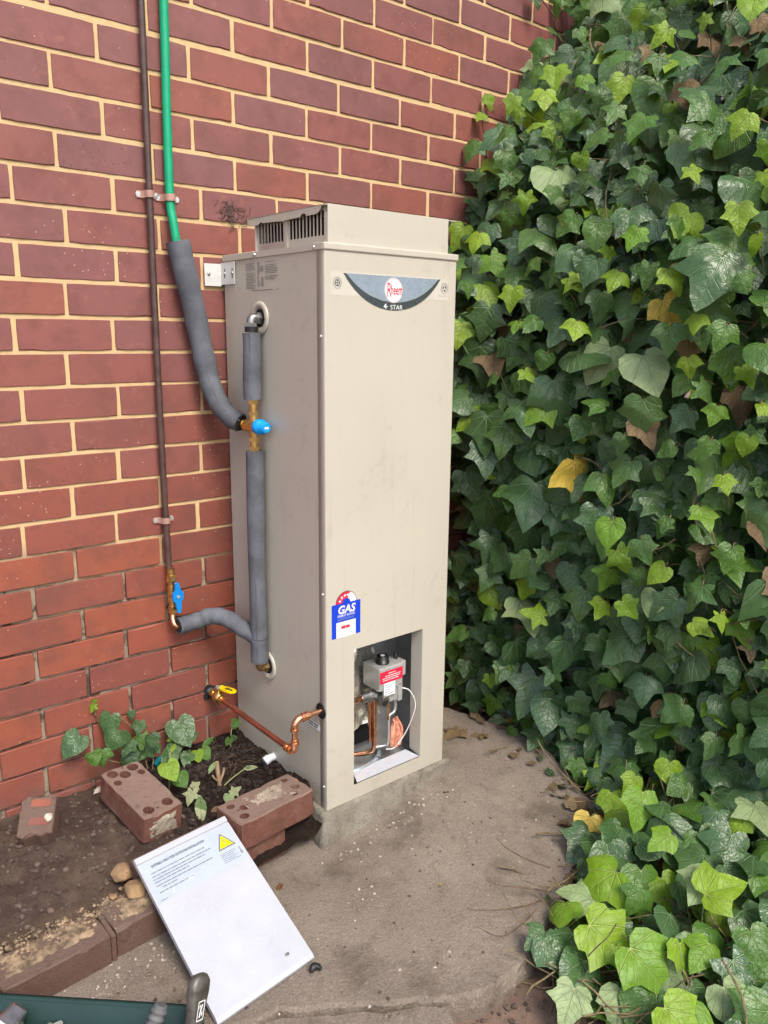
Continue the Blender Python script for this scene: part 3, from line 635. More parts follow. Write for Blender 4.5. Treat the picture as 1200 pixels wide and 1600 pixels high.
m = MB(); m.smooth = True; m.tube([(.553, -.428, .431), (.553, -.428, .437), (.553, -.428, .4375), (.553, -.428, .452), (.553, -.428, .4545)], [.0200, .0205, .0185, .0180, .0160], 24); m.obj('dial', M['black'], ctl)
m = MB(); m.cyl((.553, -.428, .4545), (.553, -.428, .4552), .0065, 16); m.obj('dial_cap', M['print_white'], ctl)
m = MB(); m.tube([(.605, -.425, .429), (.605, -.425, .445), (.605, -.425, .447)], [.0062, .0060, .0045], 12); m.obj('pilot_button', M['black'], ctl)
C_ = lambda u, v, o: (u, -.4622 - o, v)
film('red_label', M['print_red'], rect(.5165, .386, .6005, .4215), C_, ctl, .0006); m = MB()
for y, a, b in ((.4125, .547, .575), (.4055, .535, .592), (.3995, .526, .590), (.3935, .526, .585)): greek(m, a, b, y, .0030, C_, .0010, rg)
m.obj('label_print', M['print_white'], ctl)
film('white_label', M['print_white'], rect(.531, .346, .572, .3855), lambda u, v, o: (u, -.4630 - o, v), ctl, .0004)
m = MB(); m.box((.530, -.4628, .344), (.574, -.4565, .386)); m.obj('label_backing', cv, ctl); m = MB()
for y in (.378, .371, .364, .357, .350): greek(m, .534, .569, y, .0028, C_, .0018, rg, .4)
m.obj('fine_print', M['sticker_grey'], ctl)
m = MB(); m.smooth = True; m.cyl((.470, -.432, .3455), (.498, -.432, .3455), .0155, 20); m.cyl((.498, -.432, .3455), (.503, -.432, .3455), .0185, 20); m.cyl((.503, -.432, .3455), (.552, -.432, .3455), .0140, 20); m.tube([(.531, -.44, .336), (.531, -.468, .331)], [.0175, .0165], 20); m.obj('inlet_union', M['steel'], bc)
m = MB(); m.cyl((.531, -.468, .331), (.531, -.4688, .331), .0115, 16); m.obj('union_bore', M['void'], bc)
m = MB(); m.cyl((X0 + .004, -.469, .374), (.35, -.469, .372), .0078); m.tube(smooth_path([(.35, -.4685, .372), (.42, -.447, .356), (.475, -.432, .3455)], 5), .0088, 12); m.obj('gas_inlet_tube', M['copper'], bc)
m = MB(); m.tube(smooth_path([(.5165, -.437, .334), (.5165, -.438, .28), (.516, -.439, .19), (.508, -.43, .168), (.485, -.41, .160), (.46, -.39, .158)], 6), .0068, 12); m.obj('burner_feed_tube', M['copper'], bc)
m = MB(); m.tube(smooth_path([(.504, -.432, .334), (.506, -.43, .28), (.509, -.428, .20)], 5), .0052, 10); m.obj('pilot_tube', M['copper'], bc)
m = MB(); m.tube(smooth_path([(.594, -.44, .316), (.594, -.44, .285), (.588, -.44, .273), (.573, -.44, .268), (.569, -.44, .258), (.568, -.44, .185), (.560, -.43, .170), (.53, -.41, .166)], 6), .0042, 10); m.obj('steel_tube', M['zinc'], bc)
m = MB(); m.tube(smooth_path([(.564, -.445, .325), (.565, -.444, .29), (.5665, -.441, .255)], 5), .0030, 8); m.obj('thermocouple', M['copper'], bc)
m = MB(); m.smooth = True
for i in range(26):
    t_ = i / 25; x = .576 + .040 * t_; m.tube(smooth_path([(x * .3 + .60 * .7, -.430 - .006 * math.sin(9 * t_), .250 - .018 * (1 - t_)), (x + .004, -.440 - .006 * math.sin(13 * t_), .21), (x, -.443 - .004 * math.sin(17 * t_), .166 + .004 * math.sin(23 * t_))], 4), .0032, 5)
m.obj('fibre_sleeve', M['fibre'], bc)
m = MB(); m.tube(smooth_path([(.600, -.455, .352), (.618, -.47, .345), (.634, -.478, .315), (.636, -.478, .28), (.625, -.465, .225), (.608, -.45, .180), (.585, -.445, .160), (.56, -.44, .163)], 6), .0017, 6); m.obj('lead_wire', M['wire'], bc)
m = MB(); m.tube(smooth_path([(.575, -.44, .158), (.55, -.45, .146), (.53, -.445, .150), (.51, -.42, .165)], 6), .0018, 6); m.obj('dark_lead', M['brown'], bc)

# ------------------------------------------------------------------ wall bracket
m = MB(); m.box((.2555, -.0065, 1.475), (.3078, -.0040, 1.5345), .0005); m.box((.3055, -.0815, 1.479), (.3078, -.0065, 1.5375), .0005)
M['bracket'] = simple('white_zinc', (.68, .68, .66), .4, .15, var=.06, scale=40)
br = tag(m.obj('wall_bracket', M['bracket']), 'pale metal angle bracket fixing heater rear corner to the brick wall', 'bracket')
for p, q in (((.268, -.0065, 1.507), (.268, -.0100, 1.507)), ((.3055, -.070, 1.5085), (.3020, -.070, 1.5085)), ((.3055, -.028, 1.5085), (.3020, -.028, 1.5085))):
    m = MB(); m.tube([p, Vector(p).lerp(Vector(q), .7), q], [.0046, .0042, .002], 10); m.obj('screw', M['steel'], br)
for y in (-.070, -.028): m = MB(); m.box((.3050, y - .0018, 1.496), (.3056, y + .0018, 1.521)); m.obj('slot', M['void'], br)

# ------------------------------------------------------------------ pipework
def saddle(parent, x, z, r):
    m = MB(); prof = [(-r - .020, -.0022), (-r - .006, -.0024)] + [((r + .003) * math.cos(a) * -1, -.018 - (r + .003) * math.sin(a)) for a in [R(i * 20) for i in range(10)]] + [(r + .006, -.0024), (r + .020, -.0022)]
    k = len(prof); vs = []
    for dz in (-.0085, .0085):
        for a, b in prof: vs.append((x + a, b - .0016, z + dz))
    m.smooth = True; m.add(vs, [[i, i + 1, k + i + 1, k + i] for i in range(k - 1)]); c = m.obj('saddle_clip', M['clip'], parent)
    for s_ in (-1, 1):
        q = MB(); q.cyl((x + s_ * (r + .0155), -.001, z), (x + s_ * (r + .0155), -.0042, z), .0066, 12); q.cyl((x + s_ * (r + .0155), -.0042, z), (x + s_ * (r + .0155), -.0052, z), .0026, 8); q.obj('screw', M['zinc'], c)
cold = empty('cold_water_pipe', (.103, -.018, .62), 'thin brown painted copper pipe running down the wall to a blue-handled valve', 'pipe')
m = MB(); m.tube(smooth_path([(.107, -.018, 3.0), (.106, -.018, 2.14), (.103, -.018, 1.7), (.101, -.019, 1.3), (.102, -.018, .95), (.1045, -.020, .688)], 6), .0088, 12); m.obj('pipe', M['brown'], cold)
saddle(cold, .103, 1.693, .0088); saddle(cold, .1025, .838, .0088)
vx, vy = .1050, -.030
m = MB(); m.tube_flat((vx, vy, .682), (vx, vy, .662), .0140, 6); m.cyl((vx, vy, .662), (vx, vy, .650), .0100); m.cyl((vx, vy, .650), (vx, vy, .6), .0125); m.cyl((vx, vy, .6), (vx, vy, .590), .0100); m.tube_flat((vx, vy, .590), (vx, vy, .571), .0135, 6); m.cyl((vx, vy, .571), (vx, vy, .566), .0105); m.cyl((vx, vy, .624), (vx, vy - .022, .624), .0085); m.cyl((vx, vy, .700), (vx, vy, .682), .0108)
vb = m.obj('isolating_valve', M['brass'], cold)
m = MB(); hp = [(-.006, .038), (.004, .040), (.0085, .020), (.0165, .010), (.0165, -.008), (.0095, -.016), (.0075, -.046), (.002, -.050), (-.003, -.046), (-.0075, -.018), (-.0145, -.010), (-.0145, .008), (-.0075, .018)]
m.plate([(vx + .004 + a, .624 + b) for a, b in hp], [], lambda u, v, w: (u, vy - .022 - w, v), .009); m.obj('handle', M['blue'], vb, recalc=True)
m = MB(); m.cyl((vx + .004, vy - .030, .624), (vx + .004, vy - .0335, .624), .0048, 10); m.obj('handle_screw', M['zinc'], vb)
m = MB(); m.tube(smooth_path([(vx - .001, vy, .568), (vx - .004, vy - .006, .552), (vx - .003, vy - .014, .538), (vx + .006, vy - .016, .531), (vx + .03, vy - .015, .531)], 6), .0078, 12); m.obj('bare_copper_bend', M['copper'], cold)
m = MB(); lowp = smooth_path([(.112, -.045, .531), (.135, -.045, .532), (.175, -.050, .5365), (.205, -.072, .549), (.232, -.115, .546), (.258, -.160, .524), (.279, -.192, .506)], 6)
m.tube(lowp, [.0245 + .0012 * math.sin(i * 1.3) for i in range(len(lowp))], 20); m.obj('lagging', M['lag'], cold)
m = MB(); m.cyl((.1117, -.045, .531), (.1113, -.045, .531), .0195, 16); m.obj('lagging_end', M['void'], cold)

RX, RY = .282, -.204
ris = empty('lagged_riser', (RX, RY, .41), 'upright grey foam lagged pipe with tempering valve on heater side', 'pipe')
def lagtube(a, b, r, seed): 
    n = 14; path = []; rad_ = []
    for i in range(n + 1):
        t_ = i / n; p = Vector(a).lerp(Vector(b), t_); p += Vector((.0012 * math.sin(seed + 5 * t_), .0012 * math.cos(seed + 4 * t_), 0)); path.append(p); rad_.append(r * (1 + .03 * math.sin(seed * 3 + 7 * t_)))
    return MB().tube(path, rad_, 20)
for a, b, r_, s_ in ((1.350, 1.178, .0245, 1), (1.040, .505, .0245, 2), (.5035, .432, .0250, 5)):
    lo_ = lagtube((RX, RY, a), (RX, RY, b), r_, s_).obj('lagging', M['lag'], ris)
    m = MB(); m.tube([(RX - .0168 + .001 * math.sin(9 * t_), RY - .0172, a + (b - a) * t_) for t_ in [i / 8 for i in range(9)]], .0014, 5); m.obj('seam', M['rubber'], lo_)
for z, sg, mt in ((1.388, -1, 'steel'), (.413, 1, 'oldbrass')):
    m = MB(); m.tube(smooth_path([(X0 - .014, RY, z), (RX + .008, RY, z), (RX + .002, RY, z + sg * .003), (RX, RY, z + sg * .010), (RX, RY, z + sg * .022)], 5), .0125, 14); m.tube_flat((RX, RY, z + sg * .012), (RX, RY, z + sg * .026), .0158, 6); m.obj('elbow', M[mt], ris)
m = MB(); m.cyl((RX, RY, 1.352), (RX, RY, 1.366), .0175, 16); m.obj('rubber_collar', M['black'], ris)
m = MB(); m.tube_flat((RX, RY, 1.178), (RX, RY, 1.166), .0148, 6); m.cyl((RX, RY, 1.166), (RX, RY, 1.146), .0108); m.tube_flat((RX, RY, 1.146), (RX, RY, 1.136), .0140, 6); m.cyl((RX, RY, 1.136), (RX, RY, 1.075), .0118); m.tube_flat((RX, RY, 1.077), (RX, RY, 1.065), .0140, 6); m.cyl((RX, RY, 1.065), (RX, RY, 1.052), .0108); m.tube_flat((RX, RY, 1.052), (RX, RY, 1.038), .0150, 6)
m.cyl((RX, RY + .03, 1.107), (RX, RY - .02, 1.107), .0175, 18); m.cyl((RX, RY + .03, 1.107), (RX, RY + .05, 1.107), .0120); m.tube_flat((RX, RY + .046, 1.107), (RX, RY + .060, 1.107), .0150, 6); tv = m.obj('tempering_valve', M['brass'], ris)
m = MB(); m.smooth = True; m.tube([(RX, RY - .020, 1.107), (RX, RY - .022, 1.107), (RX, RY - .040, 1.107), (RX, RY - .041, 1.107), (RX, RY - .062, 1.107), (RX, RY - .065, 1.107)], [.0190, .0205, .0205, .0170, .0150, .0120], 16); m.obj('valve_cap', M['sky_blue'], tv)
m = MB(); m.box((RX - .006, RY - .0662, 1.104), (RX + .006, RY - .0650, 1.110)); m.obj('cap_slot', M['print_white'], tv)

hot = empty('hot_water_pipe', (.16, -.02, 1.1), 'bright green plastic coated pipe coming down the wall into thick grey lagging', 'pipe')
m = MB(); m.tube(smooth_path([(.168, -.0185, 3.0), (.1655, -.0185, 2.2), (.160, -.0185, 1.9), (.158, -.0185, 1.69), (.161, -.026, 1.63), (.167, -.034, 1.56)], 8), .0113, 14); m.obj('pipe', M['green'], hot)
saddle(hot, .158, 1.690, .0113)
lp = smooth_path([(.1645, -.0395, 1.582), (.178, -.041, 1.52), (.197, -.042, 1.435), (.215, -.043, 1.34), (.229, -.047, 1.255), (.238, -.058, 1.20), (.249, -.082, 1.155), (.262, -.112, 1.125), (.277, -.140, 1.110)], 6)
m = MB(); m.tube(lp, [.0310 + .0010 * math.sin(i * .9) - .004 * i / len(lp) for i in range(len(lp))], 22); lg = m.obj('lagging', M['lag'], hot)
m = MB(); off_ = Vector((-.45, -.80, .25)).normalized(); m.tube([p + off_ * (.0305 - .004 * i / len(lp)) for i, p in enumerate(lp)], .0013, 5); m.obj('seam', M['rubber'], lg)
m = MB(); m.tube([(.2785, -.1425, 1.1092), (.2795, -.1445, 1.1085)], .0215, 16); m.obj('lagging_end', M['void'], hot)

gas = empty('gas_pipe', (.222, -.25, .28), 'bare copper gas pipe from the wall with yellow-handled ball valve and two elbows', 'pipe')
GX, GZ = .224, .283
m = MB(); m.tube([(GX, .02, GZ), (GX, -.022, GZ)], .0115, 14); m.obj('wall_stub', M['pipe_green_grey'], gas)
m = MB(); m.tube_flat((GX, -.020, GZ), (GX, -.034, GZ), .0142, 6); m.cyl((GX, -.034, GZ), (GX, -.040, GZ), .011); m.smooth = True; m.tube([(GX, -.040, GZ), (GX, -.046, GZ), (GX, -.056, GZ), (GX, -.066, GZ), (GX, -.071, GZ)], [.012, .0165, .0185, .0165, .012], 16); m.smooth = False; m.tube_flat((GX, -.071, GZ), (GX, -.082, GZ), .0130, 6); m.cyl((GX, -.082, GZ), (GX, -.088, GZ), .0105); m.cyl((GX, -.056, GZ), (GX, -.056, GZ + .028), .0065)
bvv = m.obj('ball_valve', M['brass'], gas)
m = MB(); m.tube_flat((GX, -.056, GZ + .028), (GX, -.056, GZ + .036), .0075, 6); m.obj('handle_nut', M['zinc'], bvv)
m = MB(); zl = GZ + .030
m.plate([(-.009, .045), (.009, .045), (.009, .060), (.013, .072), (.014, .100), (.011, .118), (.004, .124), (-.004, .124), (-.011, .118), (-.014, .100), (-.013, .072), (-.009, .060)], [], lambda u, v, w: (GX + .010 + u + .1 * (v - .05), -v, zl + .35 * max(0, v - .05) * .3 - w), .005); hd = m.obj('handle', M['yellow'], bvv, recalc=True)
m = MB()
for a, b, c_, d_ in ((-.003, .075, .003, .113), (-.009, .090, -.003, .094), (.003, .098, .008, .102), (.004, .078, .008, .090)): m.plate(rect(a, b, c_, d_), [], lambda u, v, w: (GX + .010 + u + .1 * (v - .05), -v, zl + .35 * max(0, v - .05) * .3 + .0004), 0)
m.obj('handle_print', M['ink'], bvv)
m = MB(); m.cyl((GX, -.086, GZ), (GX, -.440, GZ), .0078); m.obj('pipe', M['dullcopper'], gas)
m = MB(); m.tube(smooth_path([(GX, -.434, GZ), (GX, -.452, GZ), (GX + .001, -.465, GZ + .006), (GX + .002, -.469, GZ + .018), (GX + .002, -.469, GZ + .036)], 6), .0096, 14)
for p, q in (((GX, -.432, GZ), (GX, -.440, GZ)), ((GX, -.449, GZ), (GX, -.455, GZ)), ((GX + .002, -.469, GZ + .022), (GX + .002, -.469, GZ + .029))): m.cyl(p, q, .0122, 14)
m.obj('elbow', M['copper'], gas)
m = MB(); m.cyl((GX + .002, -.469, GZ + .03), (GX + .002, -.469, GZ + .068), .0079); m.cyl((.255, -.469, .374), (X0 - .0005, -.469, .374), .0079); m.obj('short_pipe', M['copper'], gas)
m = MB(); m.tube(smooth_path([(GX + .002, -.469, GZ + .058), (GX + .002, -.469, GZ + .072), (GX + .006, -.469, GZ + .083), (GX + .016, -.469, .3735), (GX + .030, -.469, .374), (GX + .046, -.469, .374)], 6), .0096, 14)
for p, q in (((GX + .002, -.469, GZ + .060), (GX + .002, -.469, GZ + .067)), ((GX + .026, -.469, .374), (GX + .031, -.469, .374)), ((GX + .038, -.469, .374), (GX + .045, -.469, .374))): m.cyl(p, q, .0120, 14)
m.obj('elbow', M['copper'], gas)
# ------------------------------------------------------------------ loose bricks
def frame(center, xax, yax_hint):
    x = Vector(xax).normalized(); z = x.cross(Vector(yax_hint)).normalized(); y = z.cross(x)
    return Matrix(((x.x, y.x, z.x, center[0]), (x.y, y.y, z.y, center[1]), (x.z, y.z, z.z, center[2]), (0, 0, 0, 1)))
def chipped(m, Mx, L, W, H, holes, seed, depth=.03, rough_end=0):
    """brick body: irregular arrises, core holes going down from the top face; local top at z=0"""
    r = random.Random(seed); per = []; nx, ny = 12, 6
    for i in range(nx): per.append((-L / 2 + L * i / nx, -W / 2))
    for i in range(ny): per.append((L / 2, -W / 2 + W * i / ny))
    for i in range(nx): per.append((L / 2 - L * i / nx, W / 2))
    for i in range(ny): per.append((-L / 2, W / 2 - W * i / ny))
    n = len(per); lvl = [[], [], [], []]
    for i, (x, y) in enumerate(per):
        c = r.uniform(.0015, .004) + (.006 if r.random() < .10 else 0); e = rough_end * (r.uniform(-.006, .004) if x < -L * .4 or x > L * .4 else 0)
        x += r.uniform(-.0008, .0008) + e; y += r.uniform(-.0008, .0008)
        if i in (0, nx, nx + ny, 2 * nx + ny): x *= .985; y *= .97
        lvl[0].append((x * (1 - 2 * c / L), y * (1 - 2 * c / W), r.uniform(-.0006, .0006))); lvl[1].append((x, y, -c)); lvl[2].append((x, y, -H + .003)); lvl[3].append((x * .985, y * .97, -H))
    T = lambda p: Mx @ Vector(p)
    m.plate([(p[0], p[1]) for p in lvl[0]], holes, lambda u, v, w: T((u, v, 0)), 0)
    m.add([T((p[0], p[1], 0)) for p in lvl[0]] + [T(p) for k in (1, 2, 3) for p in lvl[k]], [[k * n + i, (k + 1) * n + i, (k + 1) * n + (i + 1) % n, k * n + (i + 1) % n] for k in range(3) for i in range(n)] + [[3 * n + i for i in range(n)]])
    for h in holes:
        k = len(h); m.add([T((p[0], p[1], 0)) for p in h] + [T((p[0], p[1], -depth)) for p in h], [[i, (i + 1) % k, k + (i + 1) % k, k + i] for i in range(k)] + [[k + i for i in range(k)]])
    return m
def loose(label, Mx, L=.23, W=.11, H=.076, holes=[], seed=1, group=None, rough_end=0, name='loose_brick', depth=.03):
    m = MB(); chipped(m, Mx, L, W, H, holes, seed, depth, rough_end); o = Mx.translation - Vector((0, 0, 0)) 
    return tag(m.obj(name, M['edging' if name == 'edging_brick' or seed in (31, 8) else 'loose'], None, tuple(o), recalc=True), label, 'brick', group)
def crust(parent, Mx, x0, x1, y0, y1, h, seed, dens=.006, mat='crust'):
    m = MB(); m.smooth = True; nx = int((x1 - x0) / dens); ny = int((y1 - y0) / dens); vs = []
    for j in range(ny + 1):
        for i in range(nx + 1):
            u, v = i / nx, j / ny; x = x0 + (x1 - x0) * u; y = y0 + (y1 - y0) * v
            e = min(S(min(u, 1 - u) * 5 + .25 * fbm(x * 40, y * 40, seed)), S(min(v, 1 - v) * 4 + .25 * fbm(x * 40, y * 40, seed + 4)))
            vs.append(Mx @ Vector((x, y, -.003 + e * (h * (.6 + .7 * fbm(x * 28, y * 28, seed)) + .0035 * fbm(x * 110, y * 110, seed)))))
    m.add(vs, [[j * (nx + 1) + i, j * (nx + 1) + i + 1, (j + 1) * (nx + 1) + i + 1, (j + 1) * (nx + 1) + i] for j in range(ny) for i in range(nx)])
    return m.obj('mortar_crust', M[mat], parent)
def mat_loose(k=0.0):
    t = NT('weathered_brick'); r = t.rand(); v = t.seeded(r); n = t.noise(v, 16, 6, .7); g = t.noise(v, 300, 3, .7)
    geo = t.node('ShaderNodeNewGeometry'); up = t.node('ShaderNodeSeparateXYZ', {0: geo.outputs['Normal']}).outputs[2]
    c = t.mix(t.step(n, .3, .7), (.17, .072, .052), (.23, .105, .075)); dusty = t.mix(n, (.34, .245, .20), (.24, .165, .13))
    c = t.mix(t.math('MULTIPLY', t.step(t.math('ADD', t.noise(v, 8, 4), t.math('MULTIPLY', up, .35)), .52, .82), .85), c, dusty)
    c = t.mix(k, c, t.mix(n, (.12, .080, .064), (.17, .12, .095))); c = t.mix(t.step(g, .62, .75), c, (.36, .27, .21)); c = t.mix(t.math('MULTIPLY', t.step(t.noise(v, 34, 5), .56, .72), .5), c, (.10, .06, .045))
    return t.set(base=c, rough=.9, normal=t.bump(t.math('ADD', t.math('MULTIPLY', t.noise(v, 70, 6, .75), 1.5), g), .9, .006), spec=.2)
M['loose'] = mat_loose(); M['edging'] = mat_loose(.65)
hC = [circ(-.088, -.028, .0125, .0120, 12), circ(-.066, .004, .0130, .0125, 12), circ(-.090, .030, .0115, .0110, 12), circ(-.0845, .004, .004, None, 8), circ(.088, -.012, .0130, .0115, 12), circ(.066, -.034, .0110, .0110, 12), circ(.084, .032, .0125, .0090, 12)]
MC = frame((.160, -.427, .1555), (.247, .024, 0), (-.024, .247, 0)); c = loose('cored red brick with grey mortar in its hollow, touching heater plinth', MC, .234, .113, .0755, hC, 3); crust(c, MC, -.058, .080, -.034, .045, .007, 3)
MD = frame((.078, -.421, .0775), (.247, .020, 0), (-.02, .247, 0)); loose('lower mortar-stained brick directly beneath the cored brick beside plinth', MD, .226, .108, .080, [], 11)
ME = frame((-.080, -.4295, .1230), (.246, .030, -.004), (-.03, .246, 0)); c = loose('rough broken brick on which the white cover panel rests', ME, .240, .072, .052, [circ(-.096, .006, .013, .010, 12)], 8, rough_end=1, depth=.02); crust(c, ME, -.07, .118, -.030, .034, .010, 9, mat='loose')
hB = [circ(.092, -.028, .0160, .0150, 14), circ(.074, .004, .0160, .0145, 14), circ(.093, .030, .0165, .0140, 14), circ(.052, .036, .0120, .0100, 12), circ(.060, -.036, .0120, .0095, 12), circ(.104, -.004, .0035, None, 8), circ(-.088, .028, .0150, .0140, 14), circ(-.086, -.026, .0155, .0140, 14), circ(-.092, .004, .0035, None, 8)]
MBk = frame((-.097, -.228, .1865), (-.025, .22, .030), (-.108, -.035, 0)); c = loose('tilted cored brick lying on the soil between half brick and dark bed', MBk, .228, .110, .0755, hB, 21, rough_end=.4)
crust(c, MBk @ Matrix.Translation((-.1148, 0, -.040)) @ Matrix.Rotation(R(-90), 4, 'Y'), -.034, .030, -.048, .050, .007, 5, .005)
MA = frame((-.3345, -.144, .162), (.033, .066, .038), (-.066, .040, 0))
c = loose('small broken half brick with grooves leaning near the wall at far left', MA, .106, .084, .060, [], 31, rough_end=1)
for i, y in enumerate((-.020, .016)):
    m = MB(); T = lambda p: MA @ Vector(p); m.add([T((-.030 + .05 * i, -.030, .0012)), T((.002 + .05 * i - .012, -.030, .0012)), T((.006 + .05 * i - .012, .016, .0012)), T((-.026 + .05 * i, .018, .0012)), T((-.030 + .05 * i, -.032, -.002)), T((.002 + .05 * i - .012, -.032, -.002))], [[0, 1, 2, 3], [4, 5, 1, 0]]); m.obj('worn_face', M['brick'], c)
m = MB(); m.smooth = True
bm = bmesh.new(); bmesh.ops.create_icosphere(bm, subdivisions=2, radius=1)
for v in bm.verts: v.co *= 1 + .35 * fbm(v.co.x * 1.5, v.co.y * 1.5, v.co.z)
m.bm(bm, MA @ Matrix.Translation((-.010, -.030, .002)) @ Matrix.Diagonal((.013, .010, .006, 1))); m.obj('mortar_lump', M['grit'], c)
EDG = [(-.662, -.527, 'edging brick at the far left, half behind the green tray'), (-.4235, -.5105, 'long edging brick of the bed nearest the green tray'), (-.1835, -.4895, 'edging brick between white panel and a mortar joint'), (.052, -.0, None)]
M['sand'] = simple('sandy_mortar', (.235, .170, .105), .95, var=.6, scale=50, bump=.9, bscale=180)
for i, (x, y, lb) in enumerate(EDG[:3]):
    Mx = frame((x, y, .0690), (.247, .014 if i < 2 else .012, 0), (-.014, .247, 0)); e_ = loose(lb, Mx, .226, .100, .072, [], 40 + i, 'edging bricks of the garden bed', name='edging_brick')
    crust(e_, Mx, -.112, .110, -.018 - .012 * i, .052, .009, 14 + i, .005, 'sand')
m = MB(); m.box((-.3085, -.5535, .001), (-.2975, -.47, .0665), .002)
tag(m.obj('mortar_joint', M['edging']), 'grey mortar filling between the two edging bricks', 'mortar')
def stone(name, label, c, s, seed, mat='stone', cat='stone', rot=0):
    r_ = random.Random(seed); bm = bmesh.new()
    for i in range(20): v = Vector((r_.gauss(0, 1), r_.gauss(0, 1), r_.gauss(0, 1))).normalized() * r_.uniform(.85, 1.12); v.z = max(-.7, min(.6 + .2 * v.x, v.z)); bm.verts.new(v)
    h_ = bmesh.ops.convex_hull(bm, input=bm.verts); bmesh.ops.delete(bm, geom=[g for g in h_['geom_interior'] if isinstance(g, bmesh.types.BMVert)], context='VERTS')
    bmesh.ops.bevel(bm, geom=bm.edges[:], offset=.07, segments=1, affect='EDGES')
    m = MB(); m.bm(bm, Matrix.Translation(c) @ Matrix.Rotation(rot, 4, 'Z') @ Matrix.Rotation(.3, 4, 'Y') @ Matrix.Diagonal((s[0], s[1], s[2], 1)))
    return tag(m.obj(name, M[mat], None, c, recalc=True), label, cat)
stone('stone', 'rounded tan stone wedged behind the white panel corner', (-.222, -.402, .095), (.030, .026, .030), 1, rot=.6)
stone('stone', 'flat angular tan stone below the rounded one, beside panel edge', (-.216, -.462, .086), (.034, .027, .024), 4, rot=1.0)
stone('stone', 'tiny pale stone chip left of the flat angular stone', (-.262, -.445, .078), (.010, .014, .009), 7, rot=.3)

# ------------------------------------------------------------------ removed cover panel
TL, BLc = Vector((-.2095, -.4475, .150)), Vector((-.2115, -.8515, .0135)); wv = Vector((.2500, .0245, 0))
ux = wv.normalized(); uy = (TL - BLc).normalized(); un = ux.cross(uy).normalized(); Wp = .250; Lp = (TL - BLc).length
PT = lambda u, v, w=0: BLc + ux * u + uy * v + un * w
cover = empty('cover_panel', PT(Wp / 2, 0), 'white metal access cover leaning on bricks, warning sticker at its top', 'panel')
m = MB(); s_ = .014
prof = [(-.0, -.011), (.0, -.0035), (.006, -.0010), (.010, 0), (Lp - .022, 0), (Lp - .0205, -.0030), (Lp - .0185, -.0030), (Lp - .0175, .0018), (Lp - .002, .0020), (Lp, 0), (Lp, -.010)]
k = len(prof)
m.add([PT(x, v, w) for x in (0, Wp) for v, w in prof], [[i, i + 1, k + i + 1, k + i] for i in range(k - 1) if i != 3])
slot = [(Wp - .052 + .006 * math.cos(a) * (1) , .038 + .0038 * math.sin(a)) for a in [2 * math.pi * i / 12 for i in range(12)]]
m.plate(rect(0, .010, Wp, Lp - .022), [slot], lambda u, v, w: PT(u, v, 0), 0)
for x in (0, Wp):
    m.add([PT(x, v, w) for v, w in prof] + [PT(x, v, -.011) for v, w in prof], [[i, i + 1, k + i + 1, k + i] for i in range(k - 1)])
m.obj('sheet', M['white'], cover)
m = MB(); m.plate(rect(Wp - .07, .03, Wp - .035, .046), [], lambda u, v, w: PT(u, v, -.006), 0); m.obj('slot_backing', M['zinc'], cover)  # zinc-coloured plate behind the slot in the cover
PF = lambda u, v, o: PT(u, Lp - .022 - v, o)
st = film('warning_sticker', M['label_film'], [(.006, .002), (.244, .002), (.245, .112), (.005, .112)], PF, cover, .0004)
tri = [(.187, .064), (.237, .064), (.212, .018)]
def shrink(t, k): c = (sum(p[0] for p in t) / 3, sum(p[1] for p in t) / 3); return [(c[0] + (p[0] - c[0]) * k, c[1] + (p[1] - c[1]) * k) for p in t]
film('warning_triangle', M['grey_ink'], tri, PF, st, .0010); film('triangle_field', M['yellow'], shrink(tri, .74), PF, st, .0014)
m = MB(); flat(m, [(.2105, .037), (.2145, .037), (.2135, .052), (.2115, .052)], PF, .0018); flat(m, circ(.2125, .0565, .0022, None, 8), PF, .0018); m.obj('exclamation_mark', M['grey_ink'], st)
m = text_mb('SUITABLE ONLY FOR OUTDOOR INSTALLATION', .0098, lambda u, v, o: PF(u + .028, .020 - v, o), .0010, .66, 0, .0002, 'LEFT'); m.obj('sticker_heading', M['ink'], st)
m = MB(); rg = random.Random(12)
for y, a, b in ((.0325, .020, .165), (.0425, .018, .175), (.0505, .018, .162), (.0585, .018, .110), (.0680, .018, .172), (.0760, .030, .070), (.0860, .018, .108)): greek(m, a, b, y, .0036, PF, .0010, rg, .05)
greek(m, .012, .030, .106, .003, PF, .0010, rg)
for y in (.074, .079, .084, .089, .094, .099): greek(m, .186, .232, y, .0024, PF, .0010, rg, .3)
m.obj('sticker_print', M['grey_ink'], st)
m = MB(); flat(m, [(.2365, .075), (.2395, .075), (.2395, .090), (.2425, .090), (.238, .098), (.2335, .090), (.2365, .090)], PF, .0010); m.obj('arrow_mark', M['grey_ink'], st)
m = MB(); flat(m, circ(.098, .089, .006, .004, 12), PF, .0010); flat(m, circ(.050, .094, .0025, .0025, 10), PF, .0010); flat(m, circ(.048, .100, .0025, .0022, 10), PF, .0010)
m.obj('air_bubble', M['print_white'], st)

